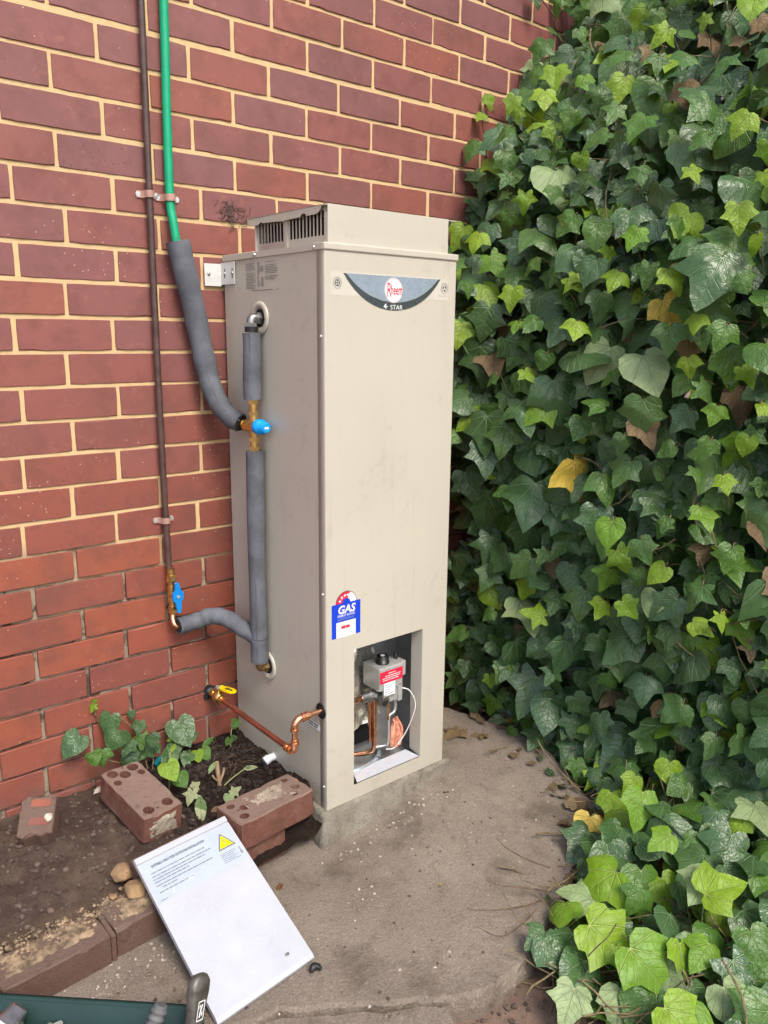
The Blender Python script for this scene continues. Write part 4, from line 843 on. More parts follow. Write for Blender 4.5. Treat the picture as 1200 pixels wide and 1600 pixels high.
# ------------------------------------------------------------------ tool tray and tools
tx = Vector((.275, -.257, 0)).normalized(); ty = Vector((-.68, -.73, 0)).normalized(); Rc = Vector((-.262, -.884, 0))
TT = lambda u, v, z: Rc - tx * u + ty * v + Vector((0, 0, z))
tray = empty('tool_tray', TT(.3, .1, 0), 'dark green open plastic tray at the bottom left corner', 'tray')
def rring(du, z, r=.035, LX=.62, LY=.26): return [TT(a, b, z) for a, b in rr_rect(-du, -du, LX + du, LY + du, r, 5)]
prof = [(-.020, .004), (-.002, .092), (.006, .094), (.006, .100), (.012, .101), (.012, .088), (.010, .0875)]
m = MB(); m.smooth = True; rs = [rring(a, z) for a, z in prof]; inner_ = [rring(a, z) for a, z in ((-.004, .1000), (-.024, .010))]; rs = [rring(-.024, .006)] + inner_[::-1] + rs[4:3:-1] + rs[5:] + [rring(-.0, .085), rring(-.018, .0)]
n = len(rs[0]); m.add([p for g in rs for p in g], [[k * n + i, k * n + (i + 1) % n, (k + 1) * n + (i + 1) % n, (k + 1) * n + i] for k in range(len(rs) - 1) for i in range(n)]); m.smooth = False; m.add(rs[0], [list(range(n))]); m.obj('tray_body', M['tray'], tray, recalc=True)
m = MB(); rim = rring(.0035, .1025); rim2 = rring(.0015, .1045); 
for a, b, c_ in ((0, 0, 0),): m.smooth = True; m.add(rring(.009, .1012) + rring(.006, .1045) + rring(.002, .1045) + rring(-.001, .1008), [[k * n + i, k * n + (i + 1) % n, (k + 1) * n + (i + 1) % n, (k + 1) * n + i] for k in range(3) for i in range(n)])
m.obj('rim_bead', M['tray'], tray)
a, b = Vector((-.335, -.955, .02)), Vector((-.272, -.912, .205)); ax = (b - a).normalized()
sd = ax.cross(Vector((.3, -.8, .2))).normalized(); fw = sd.cross(ax)
m = MB(); m.smooth = True; secs = [(0, .012, .012), (.35, .013, .012), (.70, .0165, .0125), (.86, .0225, .0125), (.94, .0230, .0115), (1.0, .0150, .0085), (1.012, .006, .004)]; n = 16
m.add([a.lerp(b, t_) + sd * (w * math.copysign(abs(math.cos(q)) ** .6, math.cos(q))) + fw * (d_ * math.copysign(abs(math.sin(q)) ** .6, math.sin(q))) for t_, w, d_ in secs for q in [2 * math.pi * i / n for i in range(n)]], [[k * n + i, k * n + (i + 1) % n, (k + 1) * n + (i + 1) % n, (k + 1) * n + i] for k in range(len(secs) - 1) for i in range(n)] + [[(len(secs) - 1) * n + i for i in range(n)]])
tl = tag(m.obj('hammer', M['tool'], None, tuple(a), recalc=True), 'worn dark metal tool end with pale square mark, standing before the white panel', 'tool')
cc = a.lerp(b, .72); side = -fw if (-fw).dot(cam_ob.location - cc) > 0 else fw
Q = lambda u, v, o: cc + sd * u + ax * v + side * (.0126 + o)
film('mark_frame', M['print_white'], rr_rect(-.0085, -.017, .0085, .017, .002), Q, tl, .0006, [rr_rect(-.0068, -.0152, .0068, .0152, .0015)]); m = MB()
for p in ([(-.004, -.011), (-.001, -.011), (.001, 0), (.004, .010), (.001, .010), (-.002, .002)], [(.002, -.009), (.0045, -.009), (.0045, -.002), (.002, -.002)], [(-.0045, .004), (-.002, .006), (-.002, .011), (-.0045, .010)]): flat(m, p, Q, .0006)
m.obj('mark', M['print_white'], tl)
a, b = Vector((-.405, -.895, .035)), Vector((-.333, -.8735, .150)); path = []; rad_ = []
for i in range(45):
    t_ = i / 44; path.append(a.lerp(b, t_)); rad_.append(.0135 + (.0018 if (i % 4) < 2 else -.0008) - (.004 if i == 44 else 0))
m = MB(); m.tube(path, rad_, 16); tag(m.obj('ribbed_tool', M['rubber'], None, tuple(a)), 'ribbed grey rubber handle poking out of the green tray', 'tool')
m = MB(); Mx = Matrix.Translation((-.552, -.680, .085)) @ Matrix.Rotation(.6, 4, 'Z') @ Matrix.Rotation(.4, 4, 'X'); m.box((-.025, -.018, -.05), (.025, .018, .035), .006, 2, Mx); m.box((-.014, -.024, -.02), (.014, .024, .02), .004, 1, Mx); wr = tag(m.obj('wrench_head', M['steel']), 'scuffed grey metal tool head at the left edge of the tray', 'tool')
m = sheet(0, 1, 0, 1, .03, lambda x, y: 0); m.v = [(-.63 + .19 * x - .05 * y, -.70 - .16 * y - .08 * x, .055 + .035 * math.sin(3.1 * x) * math.sin(3.1 * y) + .014 * fbm(x * 6, y * 6, 3)) for x, y, _ in m.v]; tag(m.obj('rag', M['rag']), 'crumpled red rag lying in the tray corner', 'rag')
m = MB(); bm = bmesh.new(); bmesh.ops.create_icosphere(bm, subdivisions=3, radius=1)
for v in bm.verts: v.co *= 1 + .5 * fbm(v.co.x * 2, v.co.y * 2, v.co.z * 2)
m.bm(bm, Matrix.Translation((-.505, -.722, .066)) @ Matrix.Diagonal((.034, .020, .014, 1))); tag(m.obj('foil_scrap', M['foil'], None, (-.505, -.722, .066)), 'crumpled silver foil scrap next to the red rag', 'foil')

# ------------------------------------------------------------------ leaves
HALF = [
 [(0, -.01), (.10, -.12), (.26, -.16), (.39, -.08), (.45, .04), (.42, .16), (.50, .25), (.62, .36), (.46, .44), (.31, .51), (.24, .64), (.15, .82), (0, 1)],
 [(0, 0), (.12, -.12), (.30, -.14), (.44, -.03), (.54, .14), (.66, .34), (.47, .41), (.32, .49), (.25, .66), (.14, .84), (0, 1)],
 [(0, 0), (.13, -.13), (.33, -.14), (.48, -.01), (.54, .18), (.49, .40), (.37, .60), (.20, .81), (0, 1)],
 [(0, 0), (.10, -.10), (.28, -.12), (.42, .02), (.48, .17), (.54, .36), (.37, .46), (.27, .60), (.16, .82), (0, 1)],
 [(0, 0), (.10, -.11), (.31, -.23), (.37, -.08), (.33, .04), (.46, .15), (.68, .28), (.45, .38), (.27, .45), (.22, .62), (.12, .84), (0, 1)],
 [(0, 0), (.10, .10), (.19, .28), (.22, .48), (.17, .70), (.08, .88), (0, 1)],
]
def leaf_geo(si, seed, fine):
    r = random.Random(seed * 13 + si); H = HALF[si]; ja = r.uniform(.92, 1.10); jb = r.uniform(.90, 1.08); bend = r.uniform(.12, .50); fold = r.uniform(.02, .34); wave = r.uniform(.015, .05); dome = r.uniform(.35, .85); ph = r.uniform(0, 6); tw = r.uniform(-.2, .2)
    j = lambda: r.uniform(-.014, .014)
    out = [(H[0][0], H[0][1])] + [(x * ja + j(), y + j()) for x, y in H[1:-1]] + [(r.uniform(-.04, .04), 1)] + [(-x * jb + j(), y + j()) for x, y in H[-2:0:-1]]
    c = (0, .24) if si < 5 else (0, .45)
    def lift(x, y): return (x, y, fold * abs(x) - bend * y * y * .8 - dome * x * x + wave * math.sin(9 * y + 5 * x + ph) + tw * x * y)
    V = [lift(*c)]; U = [c]; F_ = []; n = len(out)
    if fine:
        for kk in (.36, .70, 1.0):
            for x, y in out: q = (c[0] + (x - c[0]) * kk, c[1] + (y - c[1]) * kk); V.append(lift(*q)); U.append(q)
        F_ += [[0, 1 + i, 1 + (i + 1) % n] for i in range(n)] + [[1 + k * n + i, 1 + (k + 1) * n + i, 1 + (k + 1) * n + (i + 1) % n, 1 + k * n + (i + 1) % n] for k in range(2) for i in range(n)]
    else:
        for x, y in out: V.append(lift(x, y)); U.append((x, y))
        F_ += [[0, 1 + i, 1 + (i + 1) % n] for i in range(n)]
    return V, U, F_
def ori(n, t, loc, s):
    n = Vector(n).normalized(); t = Vector(t); y = (t - n * t.dot(n)).normalized(); x = y.cross(n)
    return Matrix(((x.x * s, y.x * s, n.x * s, loc[0]), (x.y * s, y.y * s, n.y * s, loc[1]), (x.z * s, y.z * s, n.z * s, loc[2]), (0, 0, 0, 1)))
GEO = {(si, v, f): leaf_geo(si, v, f) for si in range(6) for v in range(4) for f in (True, False)}
MESH = {}
def leaf_mesh(si, v, kind):
    if (si, v, kind) not in MESH:
        V, U, F_ = GEO[(si, v, True)]; m = MB(); m.smooth = True; m.add(V, F_); m.uv = [tuple(u) for u in U]; MESH[(si, v, kind)] = m.mesh('leaf', LEAF[kind])
    return MESH[(si, v, kind)]
def leaf_part(parent, Mx, si, v, kind, name='leaf'):
    o = bpy.data.objects.new(name, leaf_mesh(si, v, kind)); place(o, parent, Mx.translation); loc = o.location.copy(); L4 = Mx.copy(); L4.translation = loc; o.matrix_basis = L4; return o
def leaf_into(m, Mx, si, v, mi):
    V, U, F_ = GEO[(si, v, False)]; m.mi = mi; m.add([Mx @ Vector(p) for p in V], F_); m.uv += [tuple(u) for u in U]
KINDS = ['dark', 'mid', 'young', 'pale', 'yellow', 'brown']; KM = [LEAF[k] for k in KINDS]
Mcam = (Matrix.Translation(cam_ob.location) @ cam_ob.rotation_euler.to_matrix().to_4x4()).inverted()
def in_view(p, mg=.03):
    q = Mcam @ Vector(p)
    if q.z > -.2: return False
    return abs(q.x / -q.z) < .4814 + mg and abs(q.y / -q.z) < .642 + mg
lr = random.Random(2024)
def hedge_x(y, z): return 1.125 + .44 * max(0, z - 1.55) + .085 * fbm(y * 1.7, z * 1.7, 6) + .045 * fbm(y * 5, z * 5, 2) + .10 * S((z - 1.9) / .5) + .06 * S((.35 - z) / .35) + .05 * S((y + .25) / .25)
def hedge_leaf(depth, y, z, smin, smax, jit):
    s = (smin + (smax - smin) * lr.random() ** 1.3) * (1 - .2 * lr.random() ** 2); x = hedge_x(y, z) + depth
    n = Vector((-.66 + lr.gauss(0, jit), -.58 + lr.gauss(0, jit), .48 + lr.gauss(0, jit))); t = Vector((lr.gauss(0, .45), lr.gauss(0, .55), -1))
    return ori(n, t, (x, y, z), s)
ivy = empty('ivy_hedge', (1.3, -.6, 0), 'dense wall of big-leaved ivy covering the right side of the yard', 'ivy')
pts = []; tries = 0
while len(pts) < 320 and tries < 60000:
    tries += 1; y = -lr.uniform(.02, 1.55); z = lr.uniform(.04, 2.62)
    if not in_view((hedge_x(y, z), y, z), .02): continue
    if z < 1.45 and y > -.14: continue
    dmin = .083 - .000055 * tries ** .5 * 3
    if any((y - a) ** 2 + (z - b) ** 2 < dmin * dmin for a, b in pts): continue
    pts.append((y, z))
stems = MB(); nparts = 0
for y, z in pts[:298]:
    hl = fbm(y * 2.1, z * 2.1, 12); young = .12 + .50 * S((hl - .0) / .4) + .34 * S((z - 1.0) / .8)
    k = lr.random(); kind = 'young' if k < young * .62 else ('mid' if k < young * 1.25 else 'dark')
    q = lr.random()
    if q < .016: kind = 'yellow'
    elif q < .026: kind = 'brown'
    elif q < .05: kind = 'pale'
    dep = -.05 - .05 * lr.random() if kind in ('young', 'mid') else -.01 - .05 * lr.random()
    Mx = hedge_leaf(dep, y, z, .050, .098, .32) if kind in ('young', 'mid') else hedge_leaf(dep, y, z, .065, .158, .34)
    if kind == 'brown': Mx = hedge_leaf(0, y, z, .05, .09, .6)
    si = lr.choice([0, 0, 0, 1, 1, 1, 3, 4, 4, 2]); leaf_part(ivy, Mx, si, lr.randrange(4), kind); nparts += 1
    p = Mx.translation; stems.tube(smooth_path([p, p + Vector((.03, .01, .005)), p + Vector((.09, .02 + lr.gauss(0, .03), -.05 + lr.gauss(0, .03)))], 3), .0014, 4, False)
fol = MB(); fol.smooth = True; fol.uv = []
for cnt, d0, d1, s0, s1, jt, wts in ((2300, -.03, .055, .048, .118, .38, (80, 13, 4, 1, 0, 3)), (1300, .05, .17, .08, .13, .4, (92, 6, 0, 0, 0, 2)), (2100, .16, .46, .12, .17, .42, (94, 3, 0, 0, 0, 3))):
    for i in range(cnt):
        y = -lr.uniform(.02, 2.1); z = lr.uniform(.0, 2.95); Mx = hedge_leaf(lr.uniform(d0, d1), y, z, s0, s1, jt)
        if Mx.translation.x > 2.12: continue
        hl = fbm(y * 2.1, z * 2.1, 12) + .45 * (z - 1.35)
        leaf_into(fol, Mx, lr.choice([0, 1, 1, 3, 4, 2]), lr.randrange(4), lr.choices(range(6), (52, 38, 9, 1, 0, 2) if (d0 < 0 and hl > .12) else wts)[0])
tag(fol.obj('inner_foliage', KM, ivy), kind='stuff')
for i in range(330):
    y = -lr.uniform(.0, 2.0); z = lr.uniform(0, 2.5); p = Vector((hedge_x(y, z) + lr.uniform(.0, .2), y, z)); path = [p.copy()]; a = Vector((lr.gauss(0, .3), lr.gauss(0, .8), lr.gauss(.5, .7))).normalized()
    for s_ in range(6): a = (a + Vector((lr.gauss(0, .25), lr.gauss(0, .25), lr.gauss(0, .25)))).normalized(); p = p + a * .05; p.x = max(p.x, hedge_x(p.y, p.z) - .02); path.append(p.copy())
    stems.tube(path, lr.uniform(.0012, .0030), 5, False)
tag(stems.obj('stems', M['stem'], ivy), kind='stuff')
# tendrils feeling out over the bricks
for pth, leaves in (([(1.42, -.04, 1.93), (1.36, -.02, 1.97), (1.31, -.015, 2.05), (1.322, -.02, 2.12)], [((1.322, -.025, 2.14), .050, 'young')]), ([(1.62, -.05, 2.44), (1.50, -.03, 2.52), (1.38, -.02, 2.57), (1.30, -.02, 2.63)], [((1.52, -.04, 2.50), .06, 'dark'), ((1.46, -.03, 2.56), .055, 'mid')])):
    m = MB(); m.tube(smooth_path(pth, 5), .0022, 6); m.obj('tendril', M['twig'], ivy)
    for p, s_, kd in leaves: leaf_part(ivy, ori((-.4, -.9, .2), (.3, 0, -1), p, s_), 3, 1, kd)

# ground ivy
gi = empty('ground_ivy', (.9, -1.1, -.03), 'sprawling bright ivy runners spilling over the slab edge at lower right', 'ivy')
EDGE = [(1.12, -.40), (1.03, -.58), (1.00, -.74), (.96, -.86), (.80, -.95), (.64, -1.04), (.50, -1.08), (.43, -1.14), (.40, -1.24), (.40, -1.36), (.36, -1.7)]
def edge_x(y):
    for (x1, y1), (x2, y2) in zip(EDGE, EDGE[1:]):
        if y2 <= y <= y1: return x1 + (x2 - x1) * (y - y1) / (y2 - y1)
    return EDGE[0][0] if y > EDGE[0][1] else EDGE[-1][0]
def gz(x, y): return earth_z(x, y)
def gleaf(x, y, z, s, jit=.35):
    n = Vector((-.30 + lr.gauss(0, jit), -.42 + lr.gauss(0, jit), .85)); t = Vector((-.55 + lr.gauss(0, .6), -.55 + lr.gauss(0, .6), -.35)); return ori(n, t, (x, y, z), s)
gp = []; tries = 0; low = MB()
while len(gp) < 125 and tries < 40000:
    tries += 1; y = -lr.uniform(.36, 1.72); e = edge_x(y); d = lr.random() ** .8 * .85; x = e + .05 + d
    if x > 1.32 or not in_view((x, y, .1), .03): continue
    dm = .066 - .0001 * tries ** .5
    if any((x - a) ** 2 + (y - b) ** 2 < dm * dm for a, b, _ in gp): continue
    gp.append((x, y, d))
pet = MB()
for x, y, d in gp:
    h = .03 + .16 * S(d / .35) * lr.uniform(.45, 1.0) + .05 * S((x - .9) / .3); sparse = S((y + .98) / .2) * (1 - S((x - 1.06) / .08))
    if lr.random() < sparse * .55: continue
    k = lr.random(); kind = 'young' if k < .24 else 'mid' if k < .50 else 'dark'
    q = lr.random()
    if q < .05: kind = 'pale'
    elif q < .06: kind = 'yellow'
    z = gz(x, y) + .05 + h + (.03 if kind == 'young' else 0); s_ = lr.uniform(.060, .115) * (.6 if sparse > .4 else 1)
    Mx = gleaf(x, y, z, s_); leaf_part(gi, Mx, lr.choice([0, 1, 1, 2, 3, 3]), lr.randrange(4), kind)
    p = Mx.translation; g = Vector((x + lr.gauss(.05, .05), y + lr.gauss(.02, .05), gz(x, y) + .03)); pet.tube(smooth_path([p, p.lerp(g, .5) + Vector((0, 0, .02)), g], 4), .0015, 5, False)
tag(pet.obj('petioles', M['petiole'], gi), kind='stuff')
und = MB(); und.smooth = True; und.uv = []
for i in range(430):
    y = -lr.uniform(.34, 1.95); x = edge_x(y) + .05 + lr.random() * .85
    if x > 1.5: continue
    d = x - edge_x(y); z = gz(x, y) + .03 + lr.random() * .12 * S(d / .3)
    if y > -.98 and x < 1.04 and lr.random() < .7: continue
    leaf_into(und, gleaf(x, y, z, lr.uniform(.05, .105), .5), lr.choice([0, 1, 2, 3]), lr.randrange(4), lr.choices(range(6), (66, 18, 4, 2, 1, 9))[0])
tag(und.obj('under_leaves', KM, gi), kind='stuff')
tw = MB()
for i in range(420):
    y = -lr.uniform(.42, 1.75); x = edge_x(y) + .02 + lr.random() * .55; p = Vector((x, y, gz(x, y) + .02 + lr.random() * .05)); path = [p.copy()]; a = Vector((lr.gauss(-.2, .8), lr.gauss(0, .8), lr.gauss(.08, .25))).normalized()
    for s_ in range(5): a = (a + Vector((lr.gauss(0, .22), lr.gauss(0, .22), lr.gauss(0, .15)))).normalized(); p = p + a * .038; p.z = max(p.z, gz(p.x, p.y) + .004); path.append(p.copy())
    tw.tube(path, lr.uniform(.0010, .0026), 5, False)
tag(tw.obj('runners', M['stem'], gi), kind='stuff')
for pth in ([(.60, -1.02, .02), (.545, -.985, .035), (.50, -.945, .04), (.475, -.93, .055)], [(.56, -1.035, .025), (.50, -1.03, .035), (.43, -1.00, .04), (.38, -.965, .045)], [(.52, -1.05, .03), (.46, -1.055, .022), (.40, -1.045, .015), (.365, -1.0, .03)], [(.50, -1.12, -.02), (.44, -1.16, -.05), (.36, -1.17, -.06)], [(.64, -.99, .05), (.60, -.96, .07), (.58, -.90, .08), (.57, -.87, .1)]):
    m = MB(); m.tube(smooth_path(pth, 5), [.0022 - .0011 * i / (5 * (len(pth) - 1)) for i in range(5 * (len(pth) - 1) + 1)], 6); m.obj('twig', M['twig'], gi)
for x, y, z, s_, kd, si, n, t_ in ((0.455, -1.123, 0.05, 0.06, 'dark', 1, (-.2, -.3, .9), (-.9, .1, -.2)), (0.445, -1.135, 0.045, 0.095, 'dark', 3, (-.25, -.4, .85), (-.1, -1, -.4)), (0.836, -0.963, 0.05, 0.11, 'dark', 0, (-.2, -.35, .9), (-.9, -.2, -.15)), (0.834, -1.036, 0.09, 0.1, 'mid', 2, (-.35, -.5, .8), (-.1, -.9, -.2)), (1.05, -0.819, 0.09, 0.085, 'young', 4, (-.35, -.5, .8), (.05, -.9, -.5)), (1.152, -1.103, 0.1, 0.16, 'mid', 1, (-.35, -.5, .8), (-.05, -.9, -.3)), (0.825, -1.311, 0.1, 0.125, 'young', 2, (-.35, -.5, .8), (-.1, -.9, -.4)), (0.522, -1.297, 0.09, 0.12, 'young', 1, (-.35, -.5, .8), (.1, -.9, -.4)), (0.508, -1.202, 0.09, 0.13, 'young', 0, (-.35, -.5, .8), (.25, -.9, -.3)), (0.648, -1.364, 0.1, 0.12, 'mid', 3, (-.35, -.5, .8), (-.1, -.9, -.4)), (0.777, -1.215, 0.09, 0.085, 'young', 2, (-.35, -.5, .8), (-.3, -.9, -.3)), (0.867, -1.195, 0.09, 0.09, 'young', 2, (-.35, -.5, .8), (.1, -.9, -.4)), (0.649, -1.456, 0.1, 0.12, 'dark', 4, (-.35, -.5, .8), (.0, -.9, -.4)), (0.396, -1.252, 0.03, 0.085, 'pale', 0, (-.2, -.4, .85), (-.8, -.4, -.2)), (1.097, -0.977, 0.09, 0.09, 'young', 3, (-.35, -.5, .8), (.2, -.9, -.4)), (0.46, -1.418, 0.07, 0.1, 'young', 1, (-.35, -.5, .8), (.1, -.9, -.3)), (1.146, -1.286, 0.12, 0.12, 'dark', 1, (-.35, -.5, .8), (.3, -.9, -.3))):
    leaf_part(gi, ori(n, t_, (x, y, z), s_), si, 1, kd)
lit = MB(); lit.smooth = True; lit.uv = []
for i in range(170):
    y = -lr.uniform(.25, 1.5); x = edge_x(y) + lr.gauss(.06, .07); z = max(gz(x, y), slab_z(x, y) if (x < edge_x(y) + .03 and y > -1.06) else -1) + .006 + lr.random() * .012
    leaf_into(lit, ori((lr.gauss(0, .35), lr.gauss(0, .35), 1), (lr.gauss(0, 1), lr.gauss(0, 1), 0), (x, y, z), lr.uniform(.012, .045)), lr.choice([1, 2, 3, 5]), lr.randrange(4), lr.choices((5, 0, 4), (90, 7, 3))[0])
tag(lit.obj('leaf_litter', KM), 'brown leaf litter along the foot of the ivy', 'leaf litter', kind='stuff')

# fallen leaves on the paving
for x, y, s_, kd, si, lb in ((.945, -.362, .085, 'brown', 4, 'large curled olive brown leaf on the slab near plinth and ivy'), (.975, -.445, .038, 'brown', 2, 'small russet leaf on the slab right of the large curled leaf'), (.31, -1.235, .070, 'pale', 0, 'pale yellowed leaf on bare earth at the bottom of the picture'), (.418, -.834, .018, 'yellow', 5, 'tiny orange leaf scrap in the middle of the slab')):
    z = (slab_z(x, y) if y > -1.1 else earth_z(x, y)) + .010; o = leaf_part(None, ori((lr.gauss(0, .2), lr.gauss(0, .2), 1), (lr.gauss(0, 1), lr.gauss(0, 1), 0), (x, y, z), s_), si, 2, kd, 'fallen_leaf'); tag(o, lb, 'leaf')

# ------------------------------------------------------------------ plants in the bed
sd_ = empty('ivy_seedling', (-.03, -.03, .11), 'young dark ivy climbing at the wall foot behind the tilted brick', 'ivy')
for x, z, s_, kd, si in ((-.134, .352, .030, 'young', 4), (-.131, .366, .016, 'young', 1), (-.083, .312, .072, 'dark', 2), (-.031, .300, .030, 'dark', 2), (-.175, .275, .085, 'dark', 2), (-.128, .225, .045, 'mid', 2), (-.102, .225, .055, 'mid', 1), (-.058, .262, .078, 'dark', 2), (-.005, .266, .050, 'dark', 0), (.003, .228, .058, 'dark', 4), (-.028, .222, .060, 'dark', 0), (.034, .222, .055, 'dark', 3), (.010, .186, .062, 'dark', 1), (-.045, .178, .06, 'dark', 1), (.045, .182, .05, 'dark', 3)):
    y = -.022 - .05 * lr.random() if z > .26 else -.03 - .06 * lr.random()
    if s_ < .035: y = -.012
    s_ *= .84
    k = .02 + y; leaf_part(sd_, ori((-.45 + lr.gauss(0, .15), -.8, .45 + lr.gauss(0, .1)), (lr.gauss(-.2, .35), 0, -1), (x + .6 * k, y, z - .35 * k), s_), si, lr.randrange(4), kd)
for pth in ([(-.02, -.03, .12), (-.06, -.02, .17), (-.10, -.012, .24), (-.125, -.010, .31), (-.133, -.010, .35)], [(.0, -.04, .12), (-.01, -.03, .19), (-.03, -.02, .25), (-.06, -.015, .29)], [(.01, -.05, .12), (.02, -.04, .18), (.0, -.03, .25)], [(-.03, -.03, .13), (-.09, -.03, .17), (-.15, -.02, .2)]):
    m = MB(); m.tube(smooth_path(pth, 5), .0018, 6); m.obj('stem', M['stem'], sd_)
def plant(name, label, base, stems_, leaves, cat='plant', stem='petiole'):
    e = empty(name, base, label, cat)
    for pth, r_ in stems_: m = MB(); m.tube(smooth_path(pth, 5), r_, 7); m.obj('stem', M[stem], e)
    for p, s_, si, kd, n, t_ in leaves: leaf_part(e, ori(n, t_, p, s_), si, lr.randrange(4), kd)
    return e
UP = (-.35, -.55, .75)
plant('bed_plant', 'upright seedling with one large grey-green top leaf near the wall', (.095, -.055, .115), [([(.095, -.055, .11), (.096, -.05, .16), (.100, -.045, .21)], .0022), ([(.095, -.055, .135), (.07, -.06, .15)], .0014)],
  [((.100, -.04, .238), .085, 2, 'dark', (-.3, -.6, .7), (.15, -.3, -.8)), ((.085, -.06, .203), .034, 5, 'young', UP, (-1, 0, .1)), ((.080, -.06, .180), .045, 2, 'dark', UP, (-.6, -.5, -.4)), ((.065, -.075, .165), .05, 2, 'dark', UP, (-1, -.3, -.4)), ((.12, -.055, .185), .035, 2, 'dark', UP, (1, .1, .1)), ((.097, -.075, .160), .060, 5, 'dark', UP, (-.05, -.5, -.9))])
plant('bed_plant', 'low sprout with round glossy leaves right of the upright seedling', (.145, -.075, .11), [([(.145, -.075, .105), (.135, -.08, .13), (.115, -.08, .14)], .0016)], [((.135, -.085, .150), .035, 2, 'young', UP, (-.3, -.7, -.2)), ((.150, -.082, .150), .042, 2, 'mid', UP, (.1, -.8, -.3)), ((.158, -.07, .150), .045, 5, 'mid', UP, (1, .2, .2)), ((.118, -.08, .147), .034, 2, 'dark', UP, (-.9, -.2, -.1))])
plant('bed_plant', 'sprout with one shiny bright round leaf over the tilted brick corner', (.005, -.175, .11), [([(.005, -.17, .10), (.012, -.165, .17), (.020, -.155, .215)], .0016), ([(.005, -.17, .11), (-.002, -.19, .17), (-.006, -.20, .195)], .0016)], [((-.005, -.195, .212), .055, 2, 'young', (-.3, -.5, .8), (-.1, -.9, -.3)), ((.018, -.21, .175), .042, 2, 'mid', (-.2, -.6, .6), (.2, -.5, -.8)), ((.008, -.165, .185), .036, 2, 'mid', UP, (-.6, -.6, -.5)), ((.022, -.155, .215), .030, 5, 'young', UP, (.6, .3, .6))])
e = plant('cut_stump', 'short cut woody stem with one folded yellow-green leaf in dark soil', (.134, -.215, .10), [([(.136, -.215, .09), (.134, -.213, .13), (.131, -.212, .172)], .0065), ([(.137, -.216, .11), (.147, -.218, .135), (.150, -.218, .150)], .0035), ([(.130, -.217, .115), (.118, -.222, .13), (.112, -.222, .142)], .0028)], [((.131, -.212, .174), .040, 5, 'pale', (-.5, -.3, .8), (-1, -.2, -.35))], 'plant', 'chip')
plant('bed_plant', 'single oval cream-edged leaf on a long stalk near the heater', (.145, -.225, .10), [([(.145, -.225, .10), (.17, -.235, .122), (.200, -.242, .138)], .0016)], [((.198, -.242, .139), .042, 5, 'edge', (-.3, -.4, .85), (1, -.28, -.1)), ((.2035, -.2435, .1405), .034, 5, 'variegated', (-.3, -.4, .85), (1, -.28, -.1))])
plant('bed_plant', 'oblong dark leaf with pale edge standing beside a withered leaf, near rubble brick', (.030, -.285, .095), [([(.033, -.285, .09), (.035, -.285, .11)], .0016)], [((.042, -.280, .138), .075, 5, 'edge', (-.3, -.6, .7), (-.28, -.7, -.6)), ((.0405, -.285, .1375), .066, 5, 'variegated', (-.3, -.6, .7), (-.28, -.7, -.6)), ((.030, -.262, .145), .040, 4, 'edge', (-.3, -.6, .7), (-.6, -.5, -.5)), ((.036, -.255, .15), .025, 0, 'edge', (-.3, -.6, .7), (.5, -.1, .4))])
plant('bed_plant', 'pair of small pale leaves beside the mortar-filled brick', (.118, -.315, .09), [([(.118, -.315, .085), (.118, -.318, .115)], .0016)], [((.112, -.312, .128), .030, 2, 'pale', UP, (-.4, -.8, -.2)), ((.125, -.31, .126), .030, 4, 'edge', UP, (.9, .1, .1))])
plant('bed_plant', 'thin weedy sprig in the corner between wall and heater', (.245, -.085, .12), [([(.245, -.085, .11), (.25, -.075, .15), (.262, -.065, .185)], .0013), ([(.245, -.085, .12), (.235, -.09, .15)], .0012)], [((.262, -.065, .192), .030, 2, 'mid', UP, (.4, .1, -.4)), ((.240, -.09, .155), .024, 2, 'mid', UP, (-.7, -.4, -.1)), ((.25, -.08, .15), .02, 2, 'dark', UP, (.7, -.3, 0))])
o = leaf_part(None, ori((-.1, -.2, 1), (1, .3, 0), (.066, -.297, bed_z(.066, -.297) + .010), .048), 5, 3, 'brown', 'dry_leaf'); tag(o, 'dull pinkish brown dry leaf on the dark soil', 'leaf')
m = MB(); m.tube(smooth_path([(.036, -.022, .118), (.040, -.030, .128), (.046, -.045, .14), (.048, -.048, .143)], 4), [.011] * 9 + [.0115] * 4, 12); tag(m.obj('plastic_cap', M['cyan']), 'small turquoise plastic cap among seedlings behind the tilted brick', 'cap')
m = MB(); rr = random.Random(8)
for i in range(26):
    p = Vector((.20 + rr.gauss(0, .03), -.14 + rr.gauss(0, .03), .118)); a = rr.uniform(0, 6.28); path = [p.copy()]
    for s_ in range(6): a += rr.uniform(-.5, .5); p = p + Vector((math.cos(a) * .012, math.sin(a) * .012, rr.gauss(0, .004))); p.z = max(p.z, bed_z(p.x, p.y) + .002); path.append(p.copy())
    m.tube(path, .0007, 4, False)
tag(m.obj('root_tangle', M['twig']), 'tangle of thin dry roots on dark soil by the heater', 'roots', kind='stuff')
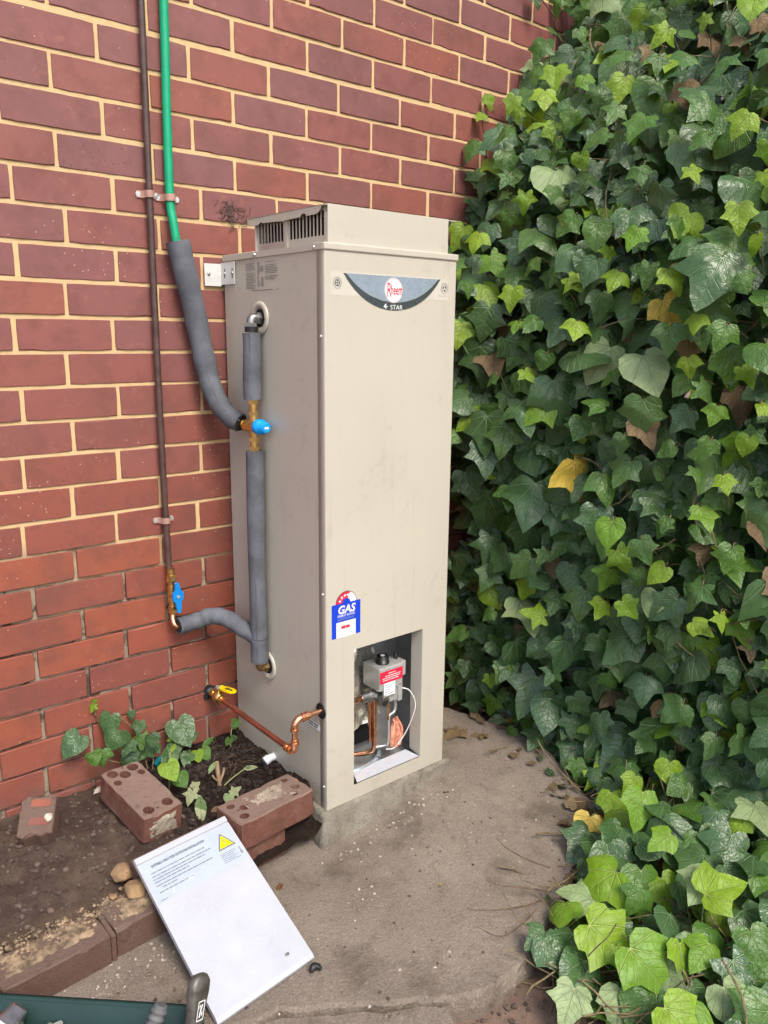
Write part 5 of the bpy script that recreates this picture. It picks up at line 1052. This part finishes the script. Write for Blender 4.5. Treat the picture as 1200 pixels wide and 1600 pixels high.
# ------------------------------------------------------------------ crumbs
def crumbs(name, mat, n, region, zf, smin, smax, seed, label, cat='debris'):
    r = random.Random(seed); m = MB(); bm = bmesh.new(); bmesh.ops.create_icosphere(bm, subdivisions=1, radius=1); base = [v.co.copy() for v in bm.verts]; fc = [[v.index for v in f.verts] for f in bm.faces]; bm.free(); made = 0
    while made < n:
        p = region(r)
        if p is None: continue
        x, y = p; s_ = smin + (smax - smin) * r.random() ** 3; rot = Matrix.Rotation(r.uniform(0, 6), 3, 'Z'); made += 1
        m.add([Vector((x, y, zf(x, y) + s_ * .25)) + rot @ Vector((v.x * s_ * r.uniform(.8, 1.4), v.y * s_ * r.uniform(.7, 1.1), v.z * s_ * r.uniform(.5, .8))) for v in base], fc)
    return tag(m.obj(name, M[mat]), label, cat, kind='stuff')
def reg_bed(r):
    x = r.uniform(-.9, .0); y = r.uniform(-.46, -.01); return (x, y)
crumbs('soil_clods', 'clod', 1500, reg_bed, bed_z, .0012, .009, 1, 'dry brown soil crumbs over the left bed')
crumbs('dark_soil_clods', 'darkclod', 1700, lambda r: (r.uniform(-.06, .30), r.uniform(-.36, -.01)), bed_z, .002, .011, 2, 'dark moist soil clods beside the heater')
def reg_edge(r):
    x = r.uniform(-.60, -.17); y = -.465 + r.gauss(0, .022); return (x, y)
crumbs('mortar_crumbs', 'sand', 900, reg_edge, lambda x, y: max(bed_z(x, y) - .012, .068), .0010, .0060, 3, 'sandy mortar crumbs on top of the edging bricks')
def reg_slab(r):
    if r.random() < .45: x = r.uniform(.28, .80); y = -.55 + r.gauss(0, .04) + .06 * (x - .3)
    elif r.random() < .35: x = r.uniform(-.42, -.18); y = -.61 + r.gauss(0, .03)
    else: x = r.uniform(-.3, .95); y = r.uniform(-1.05, -.55)
    return (x, y) if (y < -.535 or x > .8) else None
crumbs('slab_grit', 'grit', 330, reg_slab, slab_z, .0008, .0050, 4, 'pale grit scattered over the concrete slab')
crumbs('dark_crumbs', 'clod', 260, lambda r: (r.uniform(-.35, .95), r.uniform(-1.05, -.55)), slab_z, .0008, .005, 6, 'dark crumbs scattered over the concrete slab')
crumbs('earth_crumbs', 'clod', 420, lambda r: (r.uniform(.15, .6), r.uniform(-1.6, -1.12)), earth_z, .002, .009, 9, 'soil crumbs below the broken slab edge')
m = MB(); m.tube([(.098, -.583, .0075), (.109, -.578, .0085)], .0062, 12); tag(m.obj('copper_offcut', M['copper']), 'tiny copper pipe offcut on the slab right of the panel', 'offcut')
m = MB(); m.tube(smooth_path([(.010, -.856, .008), (.018, -.850, .014), (.027, -.854, .012), (.032, -.862, .007)], 4), [.004, .006, .007, .008, .008, .008, .0075, .007, .007, .006, .005, .004, .003], 8); tag(m.obj('black_scrap', M['black']), 'bent black plastic scrap by the bottom right panel corner', 'scrap')
m = sheet(0, 1, 0, 1, .08, lambda x, y: 0); m.v = [(-.16 + .06 * x + .01 * y, -.045 + .022 * y + .02 * x, bed_z(-.16 + .06 * x, -.045 + .02 * y) + .008 + .006 * fbm(x * 5, y * 5, 3)) for x, y, _ in m.v]; tag(m.obj('plaster_scrap', M['grit']), 'ragged pale scrap lying on soil against the wall', 'scrap')
